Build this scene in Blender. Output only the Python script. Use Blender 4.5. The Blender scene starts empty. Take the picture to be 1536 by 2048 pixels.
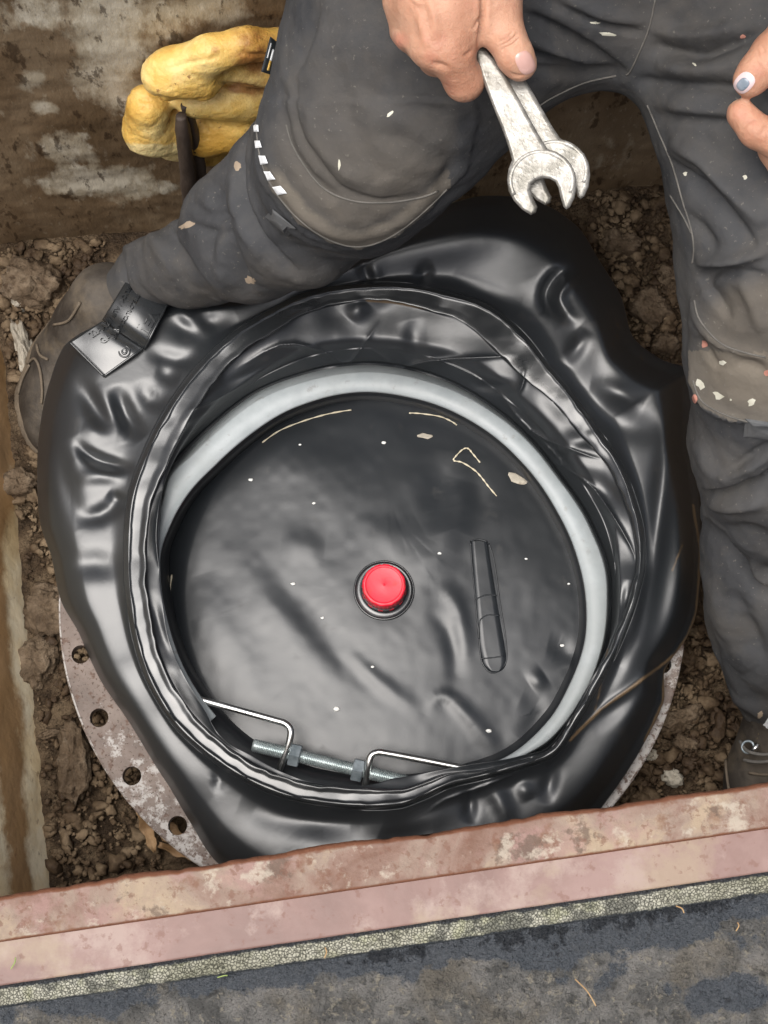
import bpy, math, random
import numpy as np
from mathutils import Vector
from mathutils.bvhtree import BVHTree
random.seed(7)
R = math.radians
scene = bpy.context.scene
C = scene.collection

# ------------------------------------------------------------------ camera
W_PX, H_PX, F_PX = 1536.0, 2048.0, 3337.0
TILT = R(14.0)
DEPTH0 = 1.5
_a = TILT - math.atan((1180 - 1024) / F_PX)
_L = DEPTH0 / math.cos(TILT - _a)
CAM = np.array([0.0, -_L * math.sin(_a), _L * math.cos(_a)])
cam_d = bpy.data.cameras.new('camera'); cam = bpy.data.objects.new('camera', cam_d); C.objects.link(cam)
cam.location = CAM; cam.rotation_euler = (TILT, 0, 0)
cam_d.sensor_fit = 'VERTICAL'; cam_d.sensor_height = 36; cam_d.lens = F_PX / H_PX * 36
cam_d.clip_start = 0.02; cam_d.clip_end = 500
scene.camera = cam

# ------------------------------------------------------------------ light
SUN_EL, SUN_ROT = R(75), R(236)
world = bpy.data.worlds.new('World'); scene.world = world; world.use_nodes = True
wn = world.node_tree; wn.nodes.clear()
sky = wn.nodes.new('ShaderNodeTexSky'); sky.sky_type = 'NISHITA'; sky.sun_disc = False
sky.sun_elevation = SUN_EL; sky.sun_rotation = SUN_ROT; sky.air_density = 1.0; sky.dust_density = 8.0; sky.ozone_density = 1.0
hsv = wn.nodes.new('ShaderNodeHueSaturation'); hsv.inputs['Saturation'].default_value = 0.6
bg = wn.nodes.new('ShaderNodeBackground'); bg.inputs['Strength'].default_value = 0.085
wo = wn.nodes.new('ShaderNodeOutputWorld')
wn.links.new(sky.outputs[0], hsv.inputs['Color']); wn.links.new(hsv.outputs[0], bg.inputs[0]); wn.links.new(bg.outputs[0], wo.inputs[0])
sl = bpy.data.lights.new('sun', 'SUN'); sun = bpy.data.objects.new('sun', sl); C.objects.link(sun)
sl.energy = 2.15; sl.angle = R(46); sl.color = (1.0, 0.985, 0.96)
sd = Vector((math.sin(SUN_ROT) * math.cos(SUN_EL), math.cos(SUN_ROT) * math.cos(SUN_EL), math.sin(SUN_EL)))
sun.rotation_euler = sd.to_track_quat('Z', 'Y').to_euler(); sun.location = (0, 0, 3)
scene.view_settings.view_transform = 'Standard'; scene.view_settings.look = 'None'
scene.view_settings.exposure = 0.6; scene.view_settings.gamma = 1.0

# ------------------------------------------------------------------ projection helpers (photo measurements -> metres)
ct, st = math.cos(TILT), math.sin(TILT)
def ray(px, py):
    px = np.asarray(px, float); py = np.asarray(py, float)
    x = (px - W_PX / 2) / F_PX; y = -(py - H_PX / 2) / F_PX; z = -np.ones_like(x + y)
    x = x + 0 * z; y = y + 0 * z
    return np.stack([x, y * ct - z * st, y * st + z * ct], -1)
def up(px, py, z):
    d = ray(px, py); t = (z - CAM[2]) / d[..., 2]
    return CAM + d * t[..., None]
def proj(P):
    P = np.asarray(P, float) - CAM
    yc = P[..., 1] * ct + P[..., 2] * st; zc = -P[..., 1] * st + P[..., 2] * ct
    return W_PX / 2 + F_PX * P[..., 0] / -zc, H_PX / 2 - F_PX * yc / -zc
def dens(px, py, z):
    P = up(px, py, z) - CAM
    return F_PX / (P[1] * st - P[2] * ct)

# ------------------------------------------------------------------ numpy noise
def _hash(ix, iy, iz, s):
    n = (ix.astype(np.int64) * 374761393 + iy.astype(np.int64) * 668265263 + iz.astype(np.int64) * 2147483647 + s * 974711) & 0xffffffff
    n = ((n ^ (n >> 13)) * 1274126177) & 0xffffffff
    n = n ^ (n >> 16)
    return (n & 0xffffff) / float(0xffffff)
def vnoise(P, s=0):
    i = np.floor(P); f = P - i; f = f * f * (3 - 2 * f); i = i.astype(np.int64)
    r = 0
    for dx in (0, 1):
        for dy in (0, 1):
            for dz in (0, 1):
                w = (f[..., 0] if dx else 1 - f[..., 0]) * (f[..., 1] if dy else 1 - f[..., 1]) * (f[..., 2] if dz else 1 - f[..., 2])
                r = r + w * _hash(i[..., 0] + dx, i[..., 1] + dy, i[..., 2] + dz, s)
    return r * 2 - 1
def fbm(P, scale=1.0, octs=4, s=0, gain=.5):
    r = 0; a = 1.0; t = 0
    for o in range(octs):
        r = r + a * vnoise(P * scale, s + o * 17); t += a; a *= gain; scale *= 2.03
    return r / t
def sstep(a, b, x):
    t = np.clip((x - a) / (b - a), 0, 1); return t * t * (3 - 2 * t)

# ------------------------------------------------------------------ polyline / polygon distance in photo space
def pdist(px, py, pts):
    best = np.full(px.shape, 1e9); par = np.zeros(px.shape); side = np.zeros(px.shape)
    L = [0]
    for a, b in zip(pts[:-1], pts[1:]): L.append(L[-1] + math.hypot(b[0] - a[0], b[1] - a[1]))
    for k in range(len(pts) - 1):
        ax, ay = pts[k]; bx, by = pts[k + 1]; dx, dy = bx - ax, by - ay; ll = dx * dx + dy * dy + 1e-9
        t = np.clip(((px - ax) * dx + (py - ay) * dy) / ll, 0, 1)
        d = np.hypot(px - ax - t * dx, py - ay - t * dy)
        m = d < best
        best = np.where(m, d, best); par = np.where(m, (L[k] + t * math.sqrt(ll)) / L[-1], par)
        side = np.where(m, np.sign((px - ax) * dy - (py - ay) * dx), side)
    return best, par, side
def smoothpts(pts, n=6):
    if len(pts) < 3: return pts
    out = []
    P = [pts[0]] + list(pts) + [pts[-1]]
    for k in range(1, len(P) - 2):
        p0, p1, p2, p3 = [np.array(q, float) for q in P[k - 1:k + 3]]
        for j in range(n):
            t = j / n
            out.append(tuple(.5 * ((2 * p1) + (-p0 + p2) * t + (2 * p0 - 5 * p1 + 4 * p2 - p3) * t * t + (-p0 + 3 * p1 - 3 * p2 + p3) * t ** 3)))
    out.append(tuple(pts[-1])); return out
def ridges(px, py, lst, soft=False):
    tot = np.zeros(px.shape)
    for r in lst:
        pts, sig, amp = r[0], r[1], r[2]; kind = r[3] if len(r) > 3 else 'g'
        if soft:
            if kind[0] == 's': sig, amp = sig * .55, amp * .72
            else: sig, amp, kind = max(sig * 1.35, 13), amp * .85, 'g'
        pts = smoothpts(pts, 3)
        d, s, side = pdist(px, py, pts)
        taper = np.clip(np.sin(np.pi * np.clip(s, .0, 1)), 0, 1) ** (1.15 if soft else .6) * (1.15 if soft else 1) if kind[-1] != 'o' else 1.0
        if kind[0] == 'g': v = np.exp(-(d / sig) ** 2)
        elif kind[0] == 's': v = np.exp(-d / sig)
        elif kind[0] == 'a':   # asymmetric: steep on the left-hand side, long on the other
            dd = np.where(side > 0, d / (sig * .35), d / (sig * 1.6)); v = np.exp(-dd ** 1.6)
        elif kind[0] == 'b':
            dd = np.where(side < 0, d / (sig * .35), d / (sig * 1.6)); v = np.exp(-dd ** 1.6)
        tot = tot + amp * v * taper
    return tot
def inpoly(px, py, pts):
    ins = np.zeros(px.shape, bool); n = len(pts)
    for k in range(n):
        x1, y1 = pts[k]; x2, y2 = pts[(k + 1) % n]
        c = ((y1 > py) != (y2 > py)) & (px < (x2 - x1) * (py - y1) / (y2 - y1 + 1e-12) + x1)
        ins ^= c
    d, _, _ = pdist(px, py, list(pts) + [pts[0]])
    return np.where(ins, d, -d)      # >0 inside

# ------------------------------------------------------------------ mesh / object helpers
def mesh_from(name, V, F, smooth=True, attrs=None):
    V = np.asarray(V, np.float32); me = bpy.data.meshes.new(name)
    if isinstance(F, np.ndarray):
        n = F.shape[1]
        me.vertices.add(len(V)); me.vertices.foreach_set('co', V.ravel())
        me.loops.add(F.size); me.loops.foreach_set('vertex_index', F.astype(np.int32).ravel())
        me.polygons.add(len(F)); me.polygons.foreach_set('loop_start', np.arange(0, F.size, n, dtype=np.int32))
        me.polygons.foreach_set('loop_total', np.full(len(F), n, np.int32))
        me.update(calc_edges=True); me.validate()
    else:
        me.from_pydata([tuple(map(float, v)) for v in V], [], F); me.update()
    if smooth: me.polygons.foreach_set('use_smooth', np.ones(len(me.polygons), bool))
    if attrs:
        for k, a in attrs.items():
            at = me.attributes.new(k, 'FLOAT', 'POINT'); at.data.foreach_set('value', np.asarray(a, np.float32).ravel())
    return me
def tag(o, label=None, cat=None, group=None, kind=None):
    if label: o['label'] = label
    if cat: o['category'] = cat
    if group: o['group'] = group
    if kind: o['kind'] = kind
    return o
def base_of(o):
    b = Vector((0, 0, 0))
    while o: b += o.location; o = o.parent
    return b
def obj(name, V, F, mat, parent=None, smooth=True, attrs=None, base=None):
    V = np.asarray(V, float)
    if parent is not None: b = np.array(base_of(parent))
    elif base is not None: b = np.array(base)
    else: b = np.array([(V[:, 0].min() + V[:, 0].max()) / 2, (V[:, 1].min() + V[:, 1].max()) / 2, V[:, 2].min()])
    me = mesh_from(name, V - b, F, smooth, attrs)
    mats = mat if isinstance(mat, (list, tuple)) else [mat]
    for m in mats: me.materials.append(m)
    o = bpy.data.objects.new(name, me); C.objects.link(o)
    if parent is not None: o.parent = parent
    else: o.location = b
    return o
def empty(name, loc):
    o = bpy.data.objects.new(name, None); C.objects.link(o); o.location = tuple(map(float, loc)); o.empty_display_size = .05
    return o
def grid_faces(nu, nv, closed_u=False):
    i = np.arange(nu if closed_u else nu - 1)[:, None]; j = np.arange(nv - 1)[None, :]
    a = i * nv + j; b = ((i + 1) % nu) * nv + j
    return np.stack([a, b, b + 1, a + 1], -1).reshape(-1, 4)
def tube(pts, rad, n=10, caps=True, up_=None):
    P = np.array(pts, float); m = len(P)
    r = np.full(m, rad) if np.isscalar(rad) else np.array(rad, float)
    T = np.gradient(P, axis=0); T /= np.linalg.norm(T, axis=1)[:, None] + 1e-12
    u = np.array([0, 0, 1.0]) if abs(T[0][2]) < .9 else np.array([1.0, 0, 0])
    V = []
    for k in range(m):
        u = u - T[k] * u.dot(T[k]); u /= np.linalg.norm(u) + 1e-12; v = np.cross(T[k], u)
        for j in range(n):
            a = 2 * math.pi * j / n; V.append(P[k] + r[k] * (math.cos(a) * u + math.sin(a) * v))
    F = [[k * n + j, k * n + (j + 1) % n, (k + 1) * n + (j + 1) % n, (k + 1) * n + j] for k in range(m - 1) for j in range(n)]
    if caps:
        F.append(list(range(n))[::-1]); F.append([(m - 1) * n + j for j in range(n)])
    return V, F
def joinm(parts):
    V = []; F = []; o = 0
    for v, f in parts:
        V += [np.array(q, float) for q in v]; F += [[i + o for i in q] for q in f]; o += len(v)
    return np.array(V), F

# ---- implicit shapes -> mesh (surface nets)
def chain(nodes, k=.02, sz=1.0):
    """nodes: list of (pos, radius); a tapering limb"""
    return ('chain', [np.array(n[0], float) for n in nodes], [n[1] for n in nodes], k, sz)
def smin(a, b, k):
    h = np.maximum(k - np.abs(a - b), 0) / k
    return np.minimum(a, b) - h * h * k * .25
def sdf(P, prims):
    d = None
    for pr in prims:
        _, pos, rad, k, sz = pr
        dd = None
        for i in range(max(len(pos) - 1, 1)):
            a = pos[i]; b = pos[min(i + 1, len(pos) - 1)]; ra = rad[i]; rb = rad[min(i + 1, len(pos) - 1)]
            ab = b - a; ll = ab.dot(ab) + 1e-12
            t = np.clip(((P - a) @ ab) / ll, 0, 1)
            q = P - a - t[..., None] * ab
            if sz != 1.0: q = q * np.array([1, 1, 1 / sz])
            e = np.sqrt((q * q).sum(-1)) - (ra + (rb - ra) * t)
            dd = e if dd is None else np.minimum(dd, e) if i == 0 else smin(dd, e, max(k * .5, 1e-4))
        d = dd if d is None else smin(d, dd, max(k, 1e-4))
    return d
def surfnet(fn, lo, hi, h):
    lo = np.array(lo); n = np.ceil((np.array(hi) - lo) / h).astype(int) + 1
    xs, ys, zs = [lo[i] + h * np.arange(n[i]) for i in range(3)]
    f = np.empty(n, np.float32)
    for i in range(n[0]):
        Y, Z = np.meshgrid(ys, zs, indexing='ij'); Pp = np.stack([np.full_like(Y, xs[i]), Y, Z], -1)
        f[i] = fn(Pp)
    s = f < 0
    cnt = np.zeros(n - 1, int); acc = np.zeros(tuple(n - 1) + (3,)); num = np.zeros(n - 1)
    cs = [(a, b, c) for a in (0, 1) for b in (0, 1) for c in (0, 1)]
    sl_ = lambda a, b, c, A: A[a:n[0] - 1 + a, b:n[1] - 1 + b, c:n[2] - 1 + c]
    for a in cs:
        for ax in range(3):
            if a[ax] == 0:
                b = list(a); b[ax] = 1
                fa = sl_(*a, f); fb = sl_(*b, f); m = (fa < 0) != (fb < 0)
                t = np.where(m, fa / np.where(m, fa - fb, 1), 0)
                pos = np.zeros(fa.shape + (3,)); pos[...] = a; pos[..., ax] = t
                acc += pos * m[..., None]; num += m
    cell = num > 0
    idx = -np.ones(cell.shape, int); idx[cell] = np.arange(cell.sum())
    ijk = np.argwhere(cell)
    V = lo + h * (ijk + acc[cell] / num[cell][:, None])
    F = []
    for ax in range(3):
        b, c = (ax + 1) % 3, (ax + 2) % 3
        sh = [slice(None)] * 3; sh2 = [slice(None)] * 3
        sh[ax] = slice(0, n[ax] - 1); sh2[ax] = slice(1, n[ax])
        for q in (b, c): sh[q] = slice(1, n[q] - 1); sh2[q] = slice(1, n[q] - 1)
        s0 = s[tuple(sh)]; s1 = s[tuple(sh2)]
        e = np.argwhere(s0 != s1)
        if not len(e): continue
        flip = s0[s0 != s1]
        def cell_at(db, dc):
            q = e.copy(); q[:, b] += 1 + db; q[:, c] += 1 + dc
            return idx[q[:, 0], q[:, 1], q[:, 2]]
        q = np.stack([cell_at(-1, -1), cell_at(0, -1), cell_at(0, 0), cell_at(-1, 0)], -1)
        q[~flip] = q[~flip][:, ::-1]
        F.append(q)
    return V, np.concatenate(F)
def lap(V, F, it=2, w=.5):
    n = len(V); 
    a = F.ravel(); b = np.roll(F, -1, axis=1).ravel()
    ii = np.concatenate([a, b]); jj = np.concatenate([b, a]); deg = np.bincount(ii, minlength=n)
    for _ in range(it):
        S = np.stack([np.bincount(ii, V[jj, k], minlength=n) for k in range(3)], -1) / deg[:, None]
        V = V + w * (S - V)
    return V
def subdiv(V, F):
    me = mesh_from('t', V, F); o = bpy.data.objects.new('t', me); C.objects.link(o)
    m = o.modifiers.new('s', 'SUBSURF'); m.levels = 1; m.render_levels = 1
    dg = bpy.context.evaluated_depsgraph_get(); ev = o.evaluated_get(dg); m2 = ev.to_mesh()
    v = np.empty(len(m2.vertices) * 3, np.float32); m2.vertices.foreach_get('co', v)
    f = np.empty(len(m2.polygons) * 4, np.int32); m2.loops.foreach_get('vertex_index', f)
    ev.to_mesh_clear(); bpy.data.objects.remove(o); bpy.data.meshes.remove(me)
    return v.reshape(-1, 3).astype(float), f.reshape(-1, 4)
def normals(V, F):
    N = np.cross(V[F[:, 2]] - V[F[:, 0]], V[F[:, 3]] - V[F[:, 1]]) if F.shape[1] == 4 else np.cross(V[F[:, 1]] - V[F[:, 0]], V[F[:, 2]] - V[F[:, 0]])
    out = np.zeros_like(V)
    for k in range(F.shape[1]):
        for c in range(3): out[:, c] += np.bincount(F[:, k], N[:, c], minlength=len(V))
    return out / (np.linalg.norm(out, axis=1)[:, None] + 1e-12)
def blob(prims, h, lap_it=1, sub=False, pad=.02):
    P = np.array([p for pr in prims for p in pr[1]]); r = max(max(pr[2]) for pr in prims) + pad
    V, F = surfnet(lambda Q: sdf(Q, prims), P.min(0) - r, P.max(0) + r, h)
    V = lap(V, F, lap_it)
    if sub: V, F = subdiv(V, F)
    return V, F
def bvh(V, F): return BVHTree.FromPolygons([Vector(v) for v in V], [list(map(int, f)) for f in F])
def cast(tree, px, py, lift=.0):
    d = Vector(ray(px, py)).normalized(); loc, nor, i, dist = tree.ray_cast(Vector(CAM), d)
    if loc is None: return None, None
    if nor.dot(d) > 0: nor = -nor
    return np.array(loc + nor * lift), np.array(nor)
def drape_line(tree, pts, lift=.0005, step=8):
    pts = smoothpts(pts, 6); out = []
    for a, b in zip(pts[:-1], pts[1:]):
        m = max(1, int(math.hypot(b[0] - a[0], b[1] - a[1]) / step))
        for j in range(m):
            t = j / m; p, n = cast(tree, a[0] + (b[0] - a[0]) * t, a[1] + (b[1] - a[1]) * t, lift)
            if p is not None and (not out or np.linalg.norm(p - out[-1]) < .03): out.append(p)
    return out
def drape_patch(tree, poly, lift=.0006, n=5):
    """small flat patch over a surface, outline given in the photo; fan with rings"""
    cx = sum(p[0] for p in poly) / len(poly); cy = sum(p[1] for p in poly) / len(poly)
    V = []; m = len(poly)
    p, _ = cast(tree, cx, cy, lift)
    if p is None: return None
    V.append(p)
    for k in range(1, n + 1):
        for x, y in poly:
            q, _ = cast(tree, cx + (x - cx) * k / n, cy + (y - cy) * k / n, lift * (1 if k < n else .6))
            if q is None or np.linalg.norm(q - V[0]) > .08: q = V[0] if k == 1 else V[-m]
            V.append(q)
    F = [[0, 1 + j, 1 + (j + 1) % m] for j in range(m)]
    for k in range(1, n):
        a = 1 + (k - 1) * m; b = 1 + k * m
        F += [[a + j, b + j, b + (j + 1) % m, a + (j + 1) % m] for j in range(m)]
    return V, F
def blobpoly(cx, cy, rx, ry, n=9, rot=0, jag=.25):
    out = []
    for k in range(n):
        a = 2 * math.pi * k / n; q = 1 + random.uniform(-jag, jag); x = rx * q * math.cos(a); y = ry * q * math.sin(a)
        out.append((cx + x * math.cos(rot) - y * math.sin(rot), cy + x * math.sin(rot) + y * math.cos(rot)))
    return out

# ------------------------------------------------------------------ materials
def pbr(name, cols, scale=8, detail=8, rough=(.6, .8), metal=0.0, bump=(), layers=(), spec=.5, coat=0, sss=0, stretch=(1, 1, 1), coords='Object', distort=0.0):
    """cols: ramp stops; bump: (scale, strength, distance); layers: (mask kind, args, colour, roughness)"""
    m = bpy.data.materials.new(name); m.use_nodes = True; nt = m.node_tree; N = nt.nodes; Lk = nt.links
    b = N['Principled BSDF']
    tc = N.new('ShaderNodeTexCoord'); mp = N.new('ShaderNodeMapping'); mp.inputs['Scale'].default_value = stretch
    Lk.new(tc.outputs[coords], mp.inputs[0])
    def noise(sc, det=8, ro=.6, dist=0.0):
        n = N.new('ShaderNodeTexNoise'); n.inputs['Scale'].default_value = sc; n.inputs['Detail'].default_value = det
        n.inputs['Roughness'].default_value = ro; n.inputs['Distortion'].default_value = dist; Lk.new(mp.outputs[0], n.inputs['Vector']); return n.outputs['Fac']
    def ramp(fac, stops):
        r = N.new('ShaderNodeValToRGB'); e = r.color_ramp.elements
        while len(e) < len(stops): e.new(.5)
        for el, (p, c) in zip(e, stops):
            el.position = p; el.color = (c[0], c[1], c[2], 1) if not np.isscalar(c) else (c, c, c, 1)
        Lk.new(fac, r.inputs[0]); return r.outputs[0]
    n0 = noise(scale, detail, .62, distort)
    col = ramp(n0, cols)
    rg = N.new('ShaderNodeMapRange'); rg.inputs[1].default_value = .3; rg.inputs[2].default_value = .7
    rg.inputs[3].default_value = rough[0]; rg.inputs[4].default_value = rough[1]; Lk.new(n0, rg.inputs[0]); ro = rg.outputs[0]
    for ly in layers:
        kind, args, c, r_ = ly[:4]
        if kind == 'noise':
            fac = ramp(noise(args[0], args[3] if len(args) > 3 else 8, .65), [(args[1], 0), (args[2], 1)])
        elif kind == 'voro':
            v = N.new('ShaderNodeTexVoronoi'); v.feature = 'DISTANCE_TO_EDGE' if args[3] else 'F1'; v.inputs['Scale'].default_value = args[0]
            Lk.new(mp.outputs[0], v.inputs['Vector']); fac = ramp(v.outputs['Distance'], [(args[1], 1 if args[1] < args[2] and args[3] else 0), (args[2], 0 if args[3] else 1)])
        else:
            a = N.new('ShaderNodeAttribute'); a.attribute_name = args[0]
            mm = N.new('ShaderNodeMath'); mm.operation = 'MULTIPLY_ADD'; Lk.new(noise(args[1], 8, .7), mm.inputs[0]); mm.inputs[1].default_value = args[2]; Lk.new(a.outputs['Fac'], mm.inputs[2])
            mr0 = N.new('ShaderNodeMapRange'); mr0.inputs[1].default_value = args[3]; mr0.inputs[2].default_value = args[4]; Lk.new(mm.outputs[0], mr0.inputs[0]); fac = mr0.outputs[0]
        if len(ly) > 4:
            mu = N.new('ShaderNodeMath'); mu.operation = 'MULTIPLY'; Lk.new(fac, mu.inputs[0]); mu.inputs[1].default_value = ly[4]; fac = mu.outputs[0]
        mx = N.new('ShaderNodeMix'); mx.data_type = 'RGBA'; Lk.new(fac, mx.inputs[0]); Lk.new(col, mx.inputs[6]); mx.inputs[7].default_value = (*c, 1); col = mx.outputs[2]
        if r_ is not None:
            mr = N.new('ShaderNodeMix'); mr.data_type = 'FLOAT'; Lk.new(fac, mr.inputs[0]); Lk.new(ro, mr.inputs[2]); mr.inputs[3].default_value = r_; ro = mr.outputs[0]
    Lk.new(col, b.inputs['Base Color']); Lk.new(ro, b.inputs['Roughness'])
    b.inputs['Metallic'].default_value = metal; b.inputs['Specular IOR Level'].default_value = spec
    if coat: b.inputs['Coat Weight'].default_value = coat; b.inputs['Coat Roughness'].default_value = .25
    if sss:
        b.inputs['Subsurface Weight'].default_value = sss; b.inputs['Subsurface Radius'].default_value = (.012, .005, .003); b.inputs['Subsurface Scale'].default_value = .6
    prev = None
    for bs in bump:
        sc, stg, dist = bs[:3]; bp = N.new('ShaderNodeBump'); bp.inputs['Strength'].default_value = stg; bp.inputs['Distance'].default_value = dist
        if len(bs) > 3 and bs[3] == 'crack':
            v = N.new('ShaderNodeTexVoronoi'); v.feature = 'DISTANCE_TO_EDGE'; v.inputs['Scale'].default_value = sc; Lk.new(mp.outputs[0], v.inputs['Vector'])
            src = ramp(v.outputs['Distance'], [(0, 0), (.12, 1)])
        elif len(bs) > 3 and bs[3] == 'wave':
            v = N.new('ShaderNodeTexWave'); v.inputs['Scale'].default_value = sc; v.inputs['Distortion'].default_value = .4; v.bands_direction = 'DIAGONAL'; Lk.new(mp.outputs[0], v.inputs['Vector']); src = v.outputs['Fac']
        else: src = noise(sc, 6, .6)
        Lk.new(src, bp.inputs['Height'])
        if prev: Lk.new(prev, bp.inputs['Normal'])
        prev = bp.outputs[0]
    if prev: Lk.new(prev, b.inputs['Normal'])
    return m
def g(*a): return a
M = {}
M['pvc'] = pbr('black_pvc', [(.3, (.014, .016, .018)), (.7, (.017, .020, .024))], 4, 4, (.30, .34), bump=((900, .10, .0003),), spec=.55, coat=0,
               layers=(('noise', (35, .62, .80), (.045, .042, .038), .6, .5), ('attr', ('wear', 60, 1.0, .85, 1.2), (.16, .10, .045), .7, .75)))
M['pvc_satin'] = pbr('satin_black_pvc', [(.3, (.014, .016, .018)), (.7, (.018, .021, .025))], 4, 4, (.37, .42), bump=((900, .10, .0003), (26, .10, .004)), spec=.95,
               layers=(('noise', (35, .60, .74), (.040, .036, .032), .6, .4), ('attr', ('wear', 60, 1.0, .85, 1.2), (.16, .10, .045), .7, .75)))
M['pvc_gloss'] = pbr('glossy_black_pvc', [(.3, (.016, .018, .020)), (.7, (.024, .026, .028))], 14, 6, (.20, .28), bump=((90, .08, .001),), spec=.8)
M['hoop'] = pbr('grey_plastic', [(.4, (.30, .33, .34)), (.6, (.36, .39, .40))], 30, 6, (.38, .46), bump=((400, .05, .0005),),
                layers=(('noise', (90, .60, .68), (.2, .19, .17), .7, .5), ('noise', (8, .50, .64), (.27, .29, .29), .55, .6)))
M['cap'] = pbr('red_plastic', [(.3, (.62, .012, .03)), (.7, (.70, .02, .045))], 90, 5, (.35, .45), bump=((300, .15, .0006),), sss=.1, layers=(('noise', (120, .56, .64), (.42, .03, .03), .6, .6), ('noise', (50, .60, .66), (.5, .16, .13), .7, .4)))
M['zinc'] = pbr('galvanised_steel', [(.3, (.62, .62, .60)), (.7, (.78, .78, .77))], 60, 6, (.25, .38), metal=1.0, bump=((200, .1, .0006),))
M['zincrod'] = pbr('blue_zinc_steel', [(.3, (.35, .42, .42)), (.7, (.60, .66, .66))], 60, 6, (.22, .35), metal=.7)
M['nut'] = pbr('dull_nut_steel', [(.4, (.20, .24, .26)), (.6, (.36, .41, .44))], 80, 6, (.35, .5), metal=.6, bump=((300, .2, .0006),))
M['flange'] = pbr('corroded_flange', [(.36, (.11, .078, .062)), (.5, (.165, .125, .105)), (.64, (.23, .185, .16))], 26, 8, (.5, .7), bump=((120, .4, .0015),),
                  layers=(('attr', ('chalk', 70, 2.6, 1.90, 2.12), (.46, .44, .42), .6, .85), ('noise', (150, .555, .60), (.11, .06, .04), .7, .8), ('noise', (300, .57, .61), (.05, .03, .02), .7, .7)))
M['rust_lip'] = pbr('rusty_painted_steel', [(.36, (.16, .088, .062)), (.46, (.215, .138, .108)), (.54, (.255, .19, .15)), (.64, (.33, .255, .18))], 16, 10, (.6, .8), distort=.6,
                    bump=((55, .6, .004), (260, .5, .0012)), spec=.3,
                    layers=(('noise', (24, .52, .62), (.30, .185, .165), None, .6), ('noise', (38, .57, .64), (.17, .085, .05), .8, .6), ('noise', (30, .585, .63), (.12, .085, .065), .8, .8), ('noise', (55, .56, .64), (.42, .37, .30), .7, .7), ('noise', (150, .56, .62), (.16, .08, .055), .8, .6), ('attr', ('edge', 90, .6, .75, 1.05), (.16, .065, .035), .8)))
M['pink'] = pbr('faded_pink_paint', [(.36, (.175, .105, .09)), (.5, (.22, .138, .12)), (.62, (.265, .175, .155))], 12, 10, (.42, .6), spec=.35, distort=.4,
                bump=((200, .15, .0008),), stretch=(1, 1, 1),
                layers=(('noise', (22, .53, .64), (.34, .26, .225), None, .7), ('noise', (9, .56, .64), (.30, .235, .16), None, .6), ('noise', (120, .58, .64), (.17, .085, .065), .7, .5)))
M['lichen'] = pbr('crusted_lichen_sealant', [(.36, (.22, .215, .16)), (.5, (.34, .33, .265)), (.62, (.44, .43, .36))], 22, 8, (.8, .95), spec=.2,
                  bump=((520, .9, .002, 'crack'), (200, .8, .002)),
                  layers=(('voro', (520, .0, .14, True), (.05, .05, .04), None, .6), ('noise', (120, .54, .62), (.20, .20, .14), None, .5), ('noise', (26, .54, .62), (.26, .27, .13), None, .4), ('noise', (22, .55, .60), (.10, .10, .085), None, .85), ('attr', ('edge', 90, 1.4, 1.25, 1.45), (.05, .055, .06), .5)))
M['asphalt'] = pbr('weathered_bitumen', [(.38, (.085, .083, .078)), (.5, (.14, .136, .127)), (.62, (.215, .205, .19))], 40, 12, (.6, .85), spec=.4,
                   bump=((50, 1.0, .012), (140, 1.0, .006), (400, 1.0, .003)),
                   layers=(('noise', (200, .56, .62), (.30, .27, .21), None, .7), ('noise', (12, .52, .60), (.15, .13, .10), None, .6), ('noise', (110, .56, .62), (.03, .03, .028), None, .6),
                           ('attr', ('bitumen', 45, 1.6, 1.15, 1.27), (.075, .085, .099), .16, .92), ('attr', ('bitumen', 90, 2.2, 1.95, 2.10), (.014, .016, .02), .3, .85)))
M['wall'] = pbr('mud_stained_concrete', [(.34, (.13, .085, .045)), (.5, (.19, .13, .075)), (.66, (.27, .20, .125))], 14, 12, (.5, .8), spec=.35, distort=.0, stretch=(1, 1, .38),
                bump=((30, .4, .006), (140, .6, .0022)),
                layers=(('noise', (5, .50, .62), (.25, .19, .12), None, .6), ('attr', ('pale', 40, 1.6, 1.02, 1.30), (.50, .44, .33), .75, .85), ('attr', ('pale', 90, 1.8, 1.35, 1.65), (.66, .61, .50), .8, .8), ('noise', (70, .57, .62), (.035, .018, .008), .6, .7), ('noise', (160, .62, .66), (.34, .28, .20), None, .5)))
M['board'] = pbr('wet_stained_board', [(.38, (.62, .47, .26)), (.5, (.82, .68, .44)), (.62, (.86, .77, .57))], 9, 10, (.5, .8), stretch=(1, 1, 1), distort=.4,
                 bump=((30, .4, .004), (200, .4, .001)),
                 layers=(('attr', ('stain', 30, 1.0, 1.05, 1.35), (.30, .165, .065), .5, .9), ('noise', (80, .62, .7), (.18, .10, .05), None, .6)))
M['soil'] = pbr('damp_crumbly_soil', [(.38, (.040, .024, .012)), (.5, (.09, .058, .032)), (.62, (.17, .12, .072))], 38, 12, (.55, .9), spec=.35,
                bump=((60, .8, .01), (240, .9, .004)),
                layers=(('noise', (20, .55, .70), (.21, .15, .09), None, .7), ('noise', (240, .66, .72), (.34, .27, .19), None, .7)))
M['clod'] = pbr('earth_clod', [(.40, (.050, .030, .016)), (.5, (.105, .07, .04)), (.60, (.22, .16, .10))], 22, 6, (.6, .9), bump=((200, .6, .003),), spec=.3)
M['stone'] = pbr('pale_mud_stone', [(.38, (.09, .060, .035)), (.5, (.155, .11, .07)), (.62, (.25, .19, .13))], 30, 12, (.6, .9), bump=((60, 1.0, .008), (200, .9, .003)), spec=.35,
                 layers=(('noise', (40, .54, .62), (.06, .035, .018), None, .8), ('noise', (25, .56, .64), (.32, .26, .19), None, .7)))
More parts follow.
